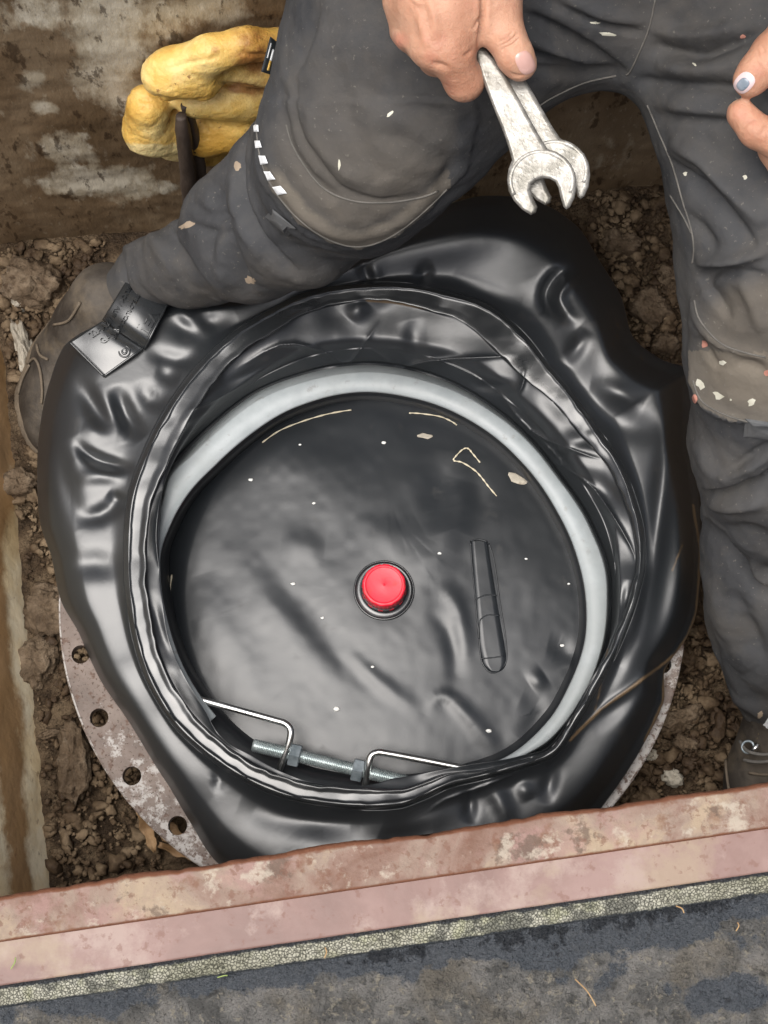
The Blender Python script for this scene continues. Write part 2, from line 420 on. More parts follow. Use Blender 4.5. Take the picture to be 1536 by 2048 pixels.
M['palestone'] = pbr('pale_grey_stone', [(.30, (.30, .27, .22)), (.5, (.42, .38, .31)), (.7, (.55, .51, .43))], 40, 12, (.6, .9), bump=((120, .8, .003),), layers=(('noise', (60, .58, .68), (.14, .09, .05), None, .8),))
M['foam'] = pbr('yellow_pu_foam', [(.38, (.58, .33, .065)), (.5, (.70, .45, .12)), (.62, (.78, .58, .23))], 16, 8, (.32, .5), spec=.45, sss=.12,
                bump=((55, .6, .005), (200, .6, .002), (600, .3, .0008)),
                layers=(('attr', ('mud', 45, 1.3, .92, 1.25), (.30, .12, .035), .5, .85), ('noise', (48, .63, .66), (.22, .09, .03), None, .8), ('attr', ('crust', 60, 1.2, 1.1, 1.35), (.66, .55, .28), .7, .8)))
M['bark'] = pbr('dark_wet_stick', [(.30, (.035, .024, .018)), (.6, (.085, .062, .048)), (.75, (.14, .11, .09))], 30, 10, (.5, .8), bump=((90, .7, .003),), stretch=(1, 1, .3))
M['leaf'] = pbr('dry_brown_leaf', [(.30, (.16, .09, .04)), (.6, (.32, .20, .10)), (.75, (.45, .32, .19))], 40, 8, (.5, .8), bump=((120, .7, .003),))
M['cloth'] = pbr('charcoal_work_cloth', [(.36, (.040, .041, .044)), (.5, (.058, .059, .062)), (.64, (.074, .073, .073))], 14, 8, (.82, .95), spec=.25,
                 bump=((70, .35, .003), (300, .35, .0010), (700, .35, .0006, 'wave')),
                 layers=(('attr', ('dirt', 16, .8, .62, 1.2), (.135, .118, .098), .95, .9), ('noise', (9, .48, .62), (.085, .078, .070), None, .6), ('noise', (40, .56, .70), (.11, .098, .084), None, .3),
                         ('attr', ('pad', 40, .8, 1.0, 1.3), (.20, .172, .135), .95, .55), ('noise', (300, .63, .66), (.20, .185, .16), None, .5)))
M['cloth_plain'] = pbr('dark_work_jacket', [(.30, (.03, .033, .038)), (.7, (.055, .057, .06))], 14, 8, (.82, .95), spec=.25, bump=((26, .5, .01), (1200, .3, .0004)))
M['seam'] = pbr('worn_seam', [(.3, (.085, .08, .072)), (.7, (.15, .14, .125))], 90, 6, (.8, .95))
M['reflect'] = pbr('reflective_white', [(.3, (.70, .72, .74)), (.7, (.88, .89, .90))], 120, 6, (.3, .45), layers=(('noise', (150, .60, .68), (.32, .30, .28), .7, .7),))
M['flap'] = pbr('grey_cloth_tab', [(.3, (.06, .065, .07)), (.7, (.12, .12, .12))], 50, 8, (.8, .9), bump=((900, .3, .0004),))
M['paint_white'] = pbr('dried_white_paint', [(.3, (.50, .48, .38)), (.7, (.70, .68, .58))], 90, 6, (.6, .8), bump=((200, .4, .001),))
M['paint_red'] = pbr('dried_red_spots', [(.3, (.40, .16, .12)), (.7, (.50, .24, .18))], 90, 6, (.7, .8))
M['paint_tan'] = pbr('dried_mud_spot', [(.3, (.26, .20, .14)), (.7, (.34, .27, .2))], 90, 6, (.8, .9))
M['paint_orange'] = pbr('label_orange', [(.3, (.70, .42, .08)), (.7, (.76, .50, .14))], 90, 6, (.5, .6))
M['black_tag'] = pbr('black_tag', [(.3, (.02, .024, .027)), (.7, (.03, .034, .037))], 90, 6, (.5, .6))
M['skin'] = pbr('skin', [(.36, (.44, .215, .135)), (.5, (.54, .29, .19)), (.64, (.62, .365, .25))], 18, 8, (.42, .55), sss=.25, spec=.4, bump=((90, .45, .0022), (420, .5, .0009), (600, .25, .0006, 'crack')),
                layers=(('attr', ('red', 20, .4, .45, 1.0), (.56, .20, .14), None, .6), ('noise', (60, .54, .66), (.44, .18, .12), None, .45)))
M['nail'] = pbr('fingernail', [(.3, (.58, .33, .28)), (.7, (.64, .40, .35))], 60, 4, (.22, .3), spec=.6)
M['bruise'] = pbr('bruised_fingernail', [(.3, (.16, .20, .24)), (.7, (.30, .34, .40))], 90, 4, (.25, .35), spec=.6)
M['bruise_rim'] = pbr('pale_nail', [(.3, (.66, .50, .50)), (.7, (.74, .58, .58))], 90, 4, (.25, .35), spec=.6)
M['spanner'] = pbr('worn_chrome', [(.40, (.20, .19, .165)), (.5, (.33, .315, .285)), (.60, (.48, .465, .43))], 60, 8, (.34, .5), metal=.5, stretch=(1, 1, 1), bump=((60, .5, .002), (600, .4, .0005)),
                   layers=(('noise', (50, .54, .62), (.18, .16, .13), .5, .6), ('noise', (200, .56, .62), (.50, .49, .46), .3, .5)))
M['boot'] = pbr('muddy_boot_leather', [(.38, (.026, .021, .017)), (.5, (.050, .041, .032)), (.62, (.085, .07, .054))], 24, 10, (.55, .8), bump=((60, .5, .003), (300, .4, .001)), layers=(('noise', (22, .56, .70), (.13, .10, .065), None, .6), ('noise', (60, .70, .75), (.34, .24, .10), None, .9)))
M['sole'] = pbr('muddy_boot_sole', [(.30, (.09, .07, .05)), (.7, (.19, .15, .105))], 40, 8, (.7, .9), bump=((90, .6, .003),))
M['fibre'] = pbr('pale_fibre', [(.3, (.55, .48, .33)), (.7, (.70, .64, .50))], 90, 4, (.6, .8))
M['crumb'] = pbr('white_crumb', [(.3, (.66, .66, .62)), (.7, (.82, .82, .80))], 90, 4, (.6, .8))
M['hair'] = pbr('brown_hair', [(.3, (.04, .025, .015)), (.7, (.09, .055, .03))], 60, 8, (.5, .7), bump=((400, .8, .003),))
M['grass'] = pbr('green_blade', [(.3, (.20, .28, .07)), (.7, (.30, .36, .12))], 60, 4, (.5, .7))
M['straw'] = pbr('orange_straw', [(.3, (.34, .20, .08)), (.7, (.46, .32, .17))], 60, 4, (.6, .8))
M['darkpipe'] = pbr('dark_neck', [(.3, (.03, .022, .017)), (.7, (.07, .05, .04))], 30, 8, (.6, .8), bump=((90, .5, .003),))

# ------------------------------------------------------------------ pit: floor, walls, ground, steel edge
ZG, ZF = .35, -.125       # ground level, pit floor level
A0 = up(0, 1790, ZG)[:2]; A1 = up(1536, 1565, ZG)[:2]
U = (A1 - A0) / np.linalg.norm(A1 - A0); Vv = np.array([-U[1], U[0]])        # along the edge, into the pit
def pit(u, v, z):   # frame of the steel edge
    u = np.asarray(u, float); v = np.asarray(v, float)
    return np.stack([A0[0] + U[0] * u + Vv[0] * v, A0[1] + U[1] * u + Vv[1] * v, np.zeros_like(u + v) + z], -1)
def topit(P): d = P[..., :2] - A0; return d @ U, d @ Vv
LB0 = up(0, 640, ZF); LB1 = up(99, 1750, ZF)          # foot of the left board
BB0 = up(0, 492, ZF); BB1 = up(1290, 372, ZF)         # foot of the far wall
ul0, vl0 = topit(LB0); ul1, vl1 = topit(LB1); ub0, vb0 = topit(BB0); ub1, vb1 = topit(BB1)
slopeL = (ul0 - ul1) / (vl0 - vl1); leftU = lambda v: ul1 + slopeL * (v - vl1)
slopeB = (vb1 - vb0) / (ub1 - ub0); backV = lambda u: vb0 + slopeB * (u - ub0)
UR = ul1 + 1.15                                        # right-hand wall
# pit floor
nx, ny = 420, 420
uu = np.linspace(ul1 - .05, UR + .02, nx)[:, None] + np.zeros((1, ny)); vv = np.linspace(-.02, 1, ny)[None, :] * (max(backV(ul1 - .05), backV(UR)) + .05) + np.zeros((nx, 1))
P = pit(uu, vv, ZF).reshape(-1, 3)
P[:, 2] += .012 * fbm(P, 14, 4, 3) + .007 * np.abs(fbm(P, 60, 3, 9)) + .003 * fbm(P, 180, 2, 5)
o = obj('pit_floor', P, grid_faces(nx, ny), M['soil']); tag(o, kind='structure')
# far wall
nx, ny = 460, 200
u_ = np.linspace(ul0 - .3, UR, nx)[:, None] + np.zeros((1, ny)); z_ = np.linspace(ZF - .03, ZG - .002, ny)[None, :] + np.zeros((nx, 1))
P = pit(u_, backV(u_), 0); P[..., 2] = z_; P = P.reshape(-1, 3)
bump_ = .006 * fbm(P, 6, 2, 21) + .0012 * fbm(P, 50, 2, 4)
P[:, :2] -= Vv * (bump_[:, None] + .0) 
wx, wy = proj(P)
pale = np.zeros(len(P)); wx = wx + 30 * fbm(P, 30, 4, 51); wy = wy + 22 * fbm(P, 30, 4, 52)
for cx, cy, rx, ry, a in [(230, 60, 75, 110, 1), (215, 150, 60, 60, .95), (250, 190, 60, 35, .8), (70, 30, 60, 35, .9), (200, 365, 110, 32, 1.1), (130, 300, 70, 30, .7), (85, 218, 24, 18, 1.3), (60, 160, 26, 20, .75), (330, 40, 60, 40, .8), (430, 20, 70, 30, .7), (330, 375, 22, 18, .8), (100, 370, 26, 18, .9), (150, 270, 40, 16, .6), (1230, 300, 60, 60, .35), (900, 400, 14, 24, 1.0)]:
    pale = np.maximum(pale, a * np.exp(-(((wx - cx) / rx) ** 2 + ((wy - cy) / ry) ** 2) ** 1.3 * .7))
pale = pale * (.75 + .25 * fbm(P, 18, 3, 6))
o = obj('far_wall', P, grid_faces(nx, ny), M['wall'], attrs={'pale': pale}); tag(o, 'mud-stained pale concrete wall of the pit behind the worker', 'wall', kind='structure')
# back of that wall gives it thickness (closed below the ground sheet)
def wallquad(name, p0, p1, mat, nx=160, ny=90, n=None, attrfn=None, amp=.004, lean=0.0):
    p0 = np.array(p0); p1 = np.array(p1); t = np.linspace(0, 1, nx)[:, None] + np.zeros((1, ny)); z = np.linspace(ZF - .03, ZG - .002, ny)[None, :] + np.zeros((nx, 1))
    Q = np.stack([p0[0] + (p1[0] - p0[0]) * t, p0[1] + (p1[1] - p0[1]) * t, z], -1).reshape(-1, 3)
    Q[:, :2] += np.array(n) * (amp * fbm(Q, 12, 4, 31) - lean * (Q[:, 2] - ZF))[:, None]
    at = attrfn(Q) if attrfn else {}
    return obj(name, Q, grid_faces(nx, ny), mat, attrs=at)
vB = backV(leftU(.8))
pL0 = pit(leftU(-.02), -.02, 0); pL1 = pit(leftU(vB + .05), vB + .05, 0)
def stain(Q):
    h = Q[:, 2] - ZF
    x, y = proj(Q)
    s = .95 * np.exp(-((h - .050) / .034) ** 2) + .85 * sstep(1150, 850, y) + .5 * np.clip(fbm(Q * np.array([1, 1, .35]), 20, 3, 2), 0, 1)
    return {'stain': s}
o = wallquad('left_board', pL0, pL1, M['board'], 260, 120, n=U, attrfn=stain, lean=.36); tag(o, 'pale wooden shoring board with brown wet stain at the left edge', 'wooden board', kind='structure')
pR0 = pit(UR, -.02, 0); pR1 = pit(UR, backV(UR) + .03, 0)
o = wallquad('right_wall', pR0, pR1, M['wall'], 80, 40, n=-U, attrfn=lambda Q: {'pale': np.zeros(len(Q))}); tag(o, 'brown earth wall closing the pit on the right, beyond the boot', 'wall', kind='structure')
pF0 = pit(leftU(0) - .2, -.002, 0); pF1 = pit(UR, -.002, 0)
o = wallquad('near_wall', pF0, pF1, M['wall'], 80, 40, n=Vv, attrfn=lambda Q: {'pale': np.zeros(len(Q))}); tag(o, 'brown pit wall below the rusty steel edge', 'wall', kind='structure')

# ground sheet with the pit cut out (tensor grid in the frame of the edge)
def axis_(fine0, fine1, step, far=25, extra=()):
    a = list(np.arange(fine0, fine1, step)); d = .02; x = fine1
    while x < far: a.append(x); x += d; d *= 1.5
    x = fine0; d = .02
    while x > -far: x -= d; d *= 1.5; a.append(x)
    return np.array(sorted(set(np.round(a + list(extra), 5))))
LIPW = .0; 
def vat(px, py): return float(topit(up(px, py, ZG))[1])
v_lip = np.mean([vat(0, 1884), vat(768, 1765), vat(1536, 1657)]); v_pink = np.mean([vat(0, 1977), vat(768, 1853), vat(1536, 1743)]); v_lich = np.mean([vat(0, 2018), vat(768, 1900), vat(1536, 1786)])
LEAN = .17; pit_u0 = float(leftU(0)) - LEAN; pit_v1 = float(min(backV(pit_u0), backV(UR)))
us = axis_(-.05, .62, .0035, extra=(pit_u0, UR)); vs = axis_(v_lich - .13, v_lich + .012, .0035, extra=(0.0, float(v_pink) , float(backV(UR)), float(backV(pit_u0))))
gu, gv = np.meshgrid(us, vs, indexing='ij')
# bend grid near the pit's far and left sides so that its edges follow the walls
uf, vf = gu.ravel(), gv.ravel(); vbx = float(backV(pit_u0))
wv = np.where(vf < vbx, np.clip(vf / vbx, 0, 1), np.exp(-(vf - vbx) / 1.0)); du = np.clip(uf, -2, 2)
wu = np.exp(-np.abs(uf - pit_u0) / .25) * (uf < .3)
P = pit(uf + (leftU(np.clip(vf, 0, vbx + .1)) - LEAN - pit_u0) * wu, vf + (backV(du) - vbx) * wv, ZG)
near = (np.abs(uf) < 1.2) & (vf < .02) & (vf > -1)
wx, wy = proj(P)
rough_ = .0022 * fbm(P, 60, 4, 8) + .0015 * np.abs(fbm(P, 220, 2, 1))
P[:, 2] += np.where(near, rough_, 0) - .003
bit = np.zeros(len(P))
bit += 1.0 * np.exp(-(np.clip(v_lich - vf, 0, None) / .017) ** 2 ) * (.55 + .45 * sstep(.05, .3, uf))
for cx, cy, rx, ry, a in [(1080, 1880, 130, 60, .9), (1300, 1870, 200, 40, .8), (1450, 1990, 130, 50, .9), (560, 1920, 260, 22, .8), (880, 1930, 60, 40, .35), (1200, 1950, 90, 40, .4)]:
    bit = np.maximum(bit, a * np.exp(-(((wx - cx) / rx) ** 2 + ((wy - cy) / ry) ** 2)))
bit += .55 * fbm(P, 22, 4, 77)
Fg = grid_faces(len(us), len(vs)); cu = uf[Fg].mean(1); cv = vf[Fg].mean(1)
hole = (cu > pit_u0 - .0) & (cu < UR) & (cv > v_pink) & (cv < backV(pit_u0) - .0)
keep = ~hole
used = np.zeros(len(P), bool); used[Fg[keep].ravel()] = True; remap = -np.ones(len(P), int); remap[used] = np.arange(used.sum())
o = obj('ground', P[used], remap[Fg[keep]], M['asphalt'], attrs={'bitumen': bit[used]}, base=(0, 0, ZG)); tag(o, kind='structure')
# coping slabs closing the gap between the bent walls and the ground sheet
def prism(poly, z0, z1):
    n = len(poly); V = [(x, y, z0) for x, y in poly] + [(x, y, z1) for x, y in poly]
    F = [list(range(n))[::-1], list(range(n, 2 * n))] + [[k, (k + 1) % n, n + (k + 1) % n, n + k] for k in range(n)]
    return V, F

# steel edge: thing with lip, painted flange, sealant strip
edge = empty('steel_edge', pit(.27, -.02, ZG - .02)); tag(edge, 'rusty pink-painted steel edging rail along the near side of the pit', 'steel rail')
ua = np.arange(-.5, 1.12, .0022)
def strip(name, prof, mat, namp, edge_attr=False, wob=0.0):
    """prof: list of (v, z) across"""
    n = len(prof); Uu = ua[:, None] + np.zeros((1, n)); vv_ = np.array([p[0] for p in prof])[None, :] + np.zeros((len(ua), 1)); zz = np.array([p[1] for p in prof])[None, :] + np.zeros((len(ua), 1))
    base = pit(Uu, vv_, 0); base[..., 2] = zz
    w = fbm(np.stack([Uu * 1.0, vv_ * 0 , vv_ * 0], -1), 35, 4, 5) * wob + fbm(np.stack([Uu * 1.0, vv_ * 0, vv_ * 0], -1), 170, 2, 15) * wob * .25
    ew = np.exp(-((vv_ - prof[-1][0]) / .004) ** 2) if wob else 0
    base[..., :2] += (w * ew)[..., None] * Vv if wob else 0
    if wob and namp > .0014:
        w2_ = fbm(np.stack([Uu * 1.0, vv_ * 0 + 3, vv_ * 0], -1), 30, 4, 25) * .007 + fbm(np.stack([Uu * 1.0, vv_ * 0 + 3, vv_ * 0], -1), 160, 2, 35) * .002
        base[..., :2] += (w2_ * np.exp(-((vv_ - prof[0][0]) / .006) ** 2))[..., None] * Vv
    nn = fbm(base, 70, 4, 3) * namp + fbm(base, 260, 2, 4) * namp * .35
    base[..., 2] += nn
    at = {'edge': (np.exp(-((vv_ - prof[-1][0]) / .004) ** 2) + (.9 * np.exp(-((vv_ - prof[0][0]) / .003) ** 2) if namp < .0014 else 1.0 * np.exp(-((vv_ - prof[0][0]) / .003) ** 2))).ravel()} if edge_attr else {}
    return obj(name, base.reshape(-1, 3), grid_faces(len(ua), n), mat, edge, attrs=at)
def seq(a, b, n): return list(np.linspace(a, b, n))
lipz = ZG + .004
prof = [(v_lip - .0012, ZG - .004), (v_lip - .0006, ZG + .001), (v_lip, lipz - .001), (v_lip + .0015, lipz)] + [(v, lipz + .0006 * math.sin(v * 200)) for v in seq(v_lip + .004, -.004, 15)] + [(-.002, lipz - .0008), (0.0, lipz - .003), (.0006, lipz - .008), (.0006, lipz - .02), (.0, lipz - .045)]
strip('rusted_lip', prof, M['rust_lip'], .0012, True, .0024)
prof = [(v_pink - .0005, ZG - .008), (v_pink, ZG - .0005), (v_pink + .0012, ZG)] + [(v, ZG) for v in seq(v_pink + .004, v_lip + .003, 12)] + [(v_lip + .006, ZG + .0002)]
strip('painted_flange', prof, M['pink'], .0004)
lich = strip('sealant_strip', [(v_lich - .001, ZG - .006), (v_lich + .0005, ZG + .0005)] + [(v, ZG + .0025) for v in seq(v_lich + .003, v_pink - .002, 9)] + [(v_pink + .0003, ZG - .001)], M['lichen'], .0016, True)

# side and far ground copings
polyL = [tuple(pit(pit_u0 - .3, v_pink - .0, 0)[:2]), tuple(pit(leftU(v_pink) - LEAN, v_pink, 0)[:2]), tuple(pit(leftU(vB + .1) - LEAN, vB + .1, 0)[:2]), tuple(pit(pit_u0 - .3, vB + .1, 0)[:2])]
V, F = prism(polyL, ZG - .004, ZG + .006); o = obj('left_ground_edge', V, F, M['asphalt'], smooth=False); tag(o, 'grey ground slab along the top of the left board', 'kerb', kind='structure')
b0 = float(backV(leftU(.8))); 
polyB = [tuple(pit(pit_u0 - .3, backV(pit_u0 - .3) , 0)[:2]), tuple(pit(UR + .1, backV(UR + .1), 0)[:2]), tuple(pit(UR + .1, backV(UR) + .30, 0)[:2]), tuple(pit(pit_u0 - .3, backV(pit_u0) + .30, 0)[:2])]
V, F = prism(polyB, ZG - .004, ZG + .006); o = obj('far_ground_edge', V, F, M['asphalt'], smooth=False); tag(o, 'grey ground slab the worker sits on at the far rim', 'kerb', kind='structure')

# ------------------------------------------------------------------ stones and clods on the pit floor
def rock(px, py, z, rx, ry, h, rot=0, seed=0, sub=3, flat=.25):
    """radii in photo pixels at that level"""
    d = dens(px, py, z); c = up(px, py, z)
    n = 26; V = []; 
    th = np.linspace(0, np.pi, n)[:, None] + np.zeros((1, 2 * n)); ph = np.linspace(0, 2 * np.pi, 2 * n, endpoint=False)[None, :] + np.zeros((n, 1))
    q = np.stack([np.sin(th) * np.cos(ph), np.sin(th) * np.sin(ph), np.cos(th)], -1)
    q2 = q / (np.abs(q) ** 3.2).sum(-1, keepdims=True) ** (1 / 3.2)
    k = 1 + .45 * fbm(q, 1.8, 3, seed) + .30 * fbm(q, 5, 4, seed + 5, .6)
    q = q2 * k[..., None] * .92 * np.array([rx / d, ry / d, h])
    x = q[..., 0] * math.cos(rot) + q[..., 1] * math.sin(rot); y = q[..., 0] * -math.sin(rot) + q[..., 1] * math.cos(rot)
    P = np.stack([x, y, q[..., 2]], -1).reshape(-1, 3) + c
    a = np.arange(n - 1)[:, None]; b = np.arange(2 * n)[None, :]; m = 2 * n
    F = np.stack([a * m + b, (a + 1) * m + b, (a + 1) * m + (b + 1) % m, a * m + (b + 1) % m], -1).reshape(-1, 4)
    return P, F
G_ST = 'stones lying on the pit floor'
for px, py, rx, ry, h, rot, m, lab in [
        (75, 575, 62, 48, .035, .3, 'stone', 'large cracked mud-covered stone at the foot of the far wall, above the left boot'),
        (50, 700, 17, 62, .018, -.3, 'palestone', 'slender pale pointed stone beside the toe of the left boot'),
        (40, 610, 16, 14, .012, .2, 'palestone', 'small pale stone between the cracked stone and the slender one'),
        (38, 968, 36, 26, .018, .1, 'stone', 'brown rounded stone by the left board below the boot toe'),
        (152, 1520, 33, 78, .022, -.08, 'stone', 'long grey-brown block of mortar left of the steel flange'),
        (100, 1468, 24, 9, .008, -.3, 'stone', 'thin tan stone chip beside the long mortar block'),
        (95, 1220, 44, 52, .02, .2, 'stone', 'flat brown lump of earth between the left board and the flange'),
        (75, 1330, 40, 50, .018, .5, 'stone', 'cracked brown clod left of the second flange hole'),
        (1300, 1512, 13, 12, .012, 0, 'palestone', 'small round white pebble touching the right rim of the flange'),
        (1358, 1440, 52, 22, .014, -.3, 'stone', 'flat angular tan stone right of the flange'),
        (1370, 1490, 24, 16, .012, .4, 'stone', 'small angular tan stone below the flat one'),
        (1330, 690, 26, 22, .012, .3, 'stone', 'pale brown chip in the shade between the worker legs'),
        (1300, 620, 40, 34, .016, .8, 'stone', 'brown flat lump in the shade behind the black sheet'),
        (1345, 560, 34, 26, .014, .1, 'stone', 'brown lump beside the inner seam of the right trouser leg'),
        (1240, 490, 40, 26, .018, .2, 'stone', 'dark brown lump at the foot of the far wall between the legs'),
        (1345, 1555, 22, 16, .010, .5, 'palestone', 'pale triangular chip just above the rusty lip')]:
    P, F = rock(px, py, ZF + .004, rx, ry, h, rot, seed=int(px * 7 + py)); o = obj('stone', P, F, M[m]); tag(o, lab, 'stone', G_ST)
def ico(n=1):
    t = (1 + 5 ** .5) / 2
    v = [(-1, t, 0), (1, t, 0), (-1, -t, 0), (1, -t, 0), (0, -1, t), (0, 1, t), (0, -1, -t), (0, 1, -t), (t, 0, -1), (t, 0, 1), (-t, 0, -1), (-t, 0, 1)]
    f = [(0, 11, 5), (0, 5, 1), (0, 1, 7), (0, 7, 10), (0, 10, 11), (1, 5, 9), (5, 11, 4), (11, 10, 2), (10, 7, 6), (7, 1, 8), (3, 9, 4), (3, 4, 2), (3, 2, 6), (3, 6, 8), (3, 8, 9), (4, 9, 5), (2, 4, 11), (6, 2, 10), (8, 6, 7), (9, 8, 1)]
    v = [np.array(q) / np.linalg.norm(q) for q in v]
    for _ in range(n):
        c = {}; nf = []
        def mid(a, b):
            k = (min(a, b), max(a, b))
            if k not in c: q = v[a] + v[b]; v.append(q / np.linalg.norm(q)); c[k] = len(v) - 1
            return c[k]
        for a, b, d in f: ab, bd, da = mid(a, b), mid(b, d), mid(d, a); nf += [(a, ab, da), (b, bd, ab), (d, da, bd), (ab, bd, da)]
        f = nf
    return np.array(v), np.array(f)
iv, iF = ico(1); rs = np.random.RandomState(5); Vs = []; Fs = []; off = 0
zones = [((0, 210), (470, 760), 1300), ((20, 330), (900, 1790), 2200), ((1180, 1420), (330, 780), 1200), ((1180, 1480), (1230, 1660), 1600), ((880, 1300), (350, 480), 240), ((-60, 1500), (350, 1700), 400)]
for (x0, x1), (y0, y1), n in zones:
    for _ in range(n):
        px, py = rs.uniform(x0, x1), rs.uniform(y0, y1); s = .0016 * math.exp(rs.normal(.15, .62)); s = min(s, .0085)
        c = up(px, py, ZF + rs.uniform(.002, .010)); q = iv * np.array([rs.uniform(.7, 1.5), rs.uniform(.6, 1.2), rs.uniform(.5, .9)]) * s
        q = q * (1 + .75 * (rs.rand(len(iv), 1) - .5)); a = rs.uniform(0, 6.28); ca, sa = math.cos(a), math.sin(a)
        q = np.stack([q[:, 0] * ca - q[:, 1] * sa, q[:, 0] * sa + q[:, 1] * ca, q[:, 2]], -1)
        uu_, vv__ = topit(c)
        if uu_ < leftU(vv__) + .004 or vv__ > backV(uu_) - .006: continue
        Vs.append(q + c); Fs.append(iF + off); off += len(iv)
o = obj('crumbled_earth', np.concatenate(Vs), np.concatenate(Fs), M['clod'], smooth=False); tag(o, 'crumbled brown earth and grit covering the pit floor', 'gravel', kind='stuff')

# ------------------------------------------------------------------ steel flange ring
FC = up(745, 1188, -.045); FR = 627 / dens(749, 1188, -.045); HR = 591 / dens(749, 1188, -.045); hr = 18.5 / dens(749, 1188, -.045)
fl = empty('flange_ring', (FC[0], FC[1], ZF)); tag(fl, 'corroded steel flange ring with bolt holes under the black sheet', 'flange')
def flange():
    nh = 28; zt = FC[2]; th = .012; h0 = math.atan2(-(1306 - 1188) * 1.03, 168 - 745)
    V = []; F = []
    k = 24   # sectors around each hole
    def add(x, y, z): V.append((FC[0] + x, FC[1] + y, z)); return len(V) - 1
    outer = []; 
    for s in range(nh):
        a0 = h0 + (s - .5) * 2 * math.pi / nh; ac = h0 + s * 2 * math.pi / nh; da = 2 * math.pi / nh; Ri = HR - .026
        hx, hy = HR * math.cos(ac), HR * math.sin(ac)
        # square loop round the hole in polar space
        loop = []
        for j in range(k):
            t = 2 * math.pi * j / k; cx, cy = math.cos(t), math.sin(t); m = max(abs(cx), abs(cy)); lx, ly = cx / m, cy / m
            rr = (FR + Ri) / 2 + lx * (FR - Ri) / 2; aa = ac + ly * da / 2; loop.append((rr * math.cos(aa), rr * math.sin(aa)))
        holeL = []
        for (lx, ly) in loop:
            d = math.hypot(lx - hx, ly - hy); holeL.append((hx + (lx - hx) / d * hr, hy + (ly - hy) / d * hr))
        top_o = [add(x, y, zt) for x, y in loop]; top_h = [add(x, y, zt) for x, y in holeL]; bot_h = [add(x, y, zt - th) for x, y in holeL]; bot_o = [add(x, y, zt - th) for x, y in loop]
        for j in range(k):
            j2 = (j + 1) % k
            F.append([top_o[j], top_o[j2], top_h[j2], top_h[j]]); F.append([top_h[j], top_h[j2], bot_h[j2], bot_h[j]]); F.append([bot_h[j], bot_h[j2], bot_o[j2], bot_o[j]])
            if j in (0, 1, 2, 21, 22, 23): F.append([top_o[j2], top_o[j], bot_o[j], bot_o[j2]]) 
    return V, F
V, F = flange(); V = np.array(V); ch = np.zeros(len(V)); wx, wy = proj(V)
ch = .25 + .45 * sstep(1400, 1600, wy) + .5 * sstep(1200, 1330, wx) - .25 * sstep(1420, 1300, wy) * (wx < 500)
V[:, 2] += 0
o = obj('flange_plate', V, F, M['flange'], fl, smooth=False, attrs={'chalk': ch})
b = .0; nseg = 96; ring = [(math.cos(2 * math.pi * k / nseg), math.sin(2 * math.pi * k / nseg)) for k in range(nseg)]
def lathe(c, prof, n=96):
    V = []; F = []
    for (r, z) in prof:
        for k in range(n): V.append((c[0] + r * math.cos(2 * math.pi * k / n), c[1] + r * math.sin(2 * math.pi * k / n), z))
    for i in range(len(prof) - 1):
        for k in range(n): F.append([i * n + k, i * n + (k + 1) % n, (i + 1) * n + (k + 1) % n, (i + 1) * n + k])
    return V, F
V, F = lathe(FC, [(HR - .032, FC[2] - .010), (HR - .036, ZF - .03)]); obj('pipe_neck', V, F, M['darkpipe'], fl)
V, F = lathe(FC, [(FR + .0002, FC[2] - .0122), (FR + .0006, FC[2] - .009), (FR + .0006, FC[2] - .003), (FR - .0002, FC[2] + .0004), (FR - .0016, FC[2] + .0006)], 220); obj('flange_rim', V, F, M['flange'], fl, attrs={'chalk': np.full(len(V), .75)})
# thin bolt stubs seen in one hole
# dried leaf debris below the flange
dl = []
for k, (a, b, w) in enumerate([((280, 1610), (312, 1705), 12), ((300, 1640), (395, 1700), 16), ((320, 1690), (420, 1722), 10)]):
    p0 = up(*a, ZF + .03); p1 = up(*b, ZF + .02); n = 14; V = []; d = p1 - p0; s = np.cross(d, [0, 0, 1]); s /= np.linalg.norm(s)
    for i in range(n):
        t = i / (n - 1); ww = w / 2150 * math.sin(math.pi * (.1 + .85 * t)) * (1 + .3 * math.sin(t * 17 + k))
        for j in (-1, -.4, .4, 1): V.append(p0 + d * t + s * ww * j + np.array([0, 0, .006 * abs(j) + .004 * math.sin(t * 9 + k)]))
    F = [[i * 4 + j, i * 4 + j + 1, (i + 1) * 4 + j + 1, (i + 1) * 4 + j] for i in range(n - 1) for j in range(3)]
    dl.append((V, F))
for (V, F), lab in zip(dl, ['narrow dry brown leaf poking out under the flange, upright one', 'broad dry brown leaf curled under the lower left of the flange', 'dry brown leaf strip nearest the rusty lip under the flange']):
    o = obj('dry_leaf', V, F, M['leaf']); md = o.modifiers.new('t', 'SOLIDIFY'); md.thickness = .0008; tag(o, lab, 'leaf', 'dry leaves under the flange')

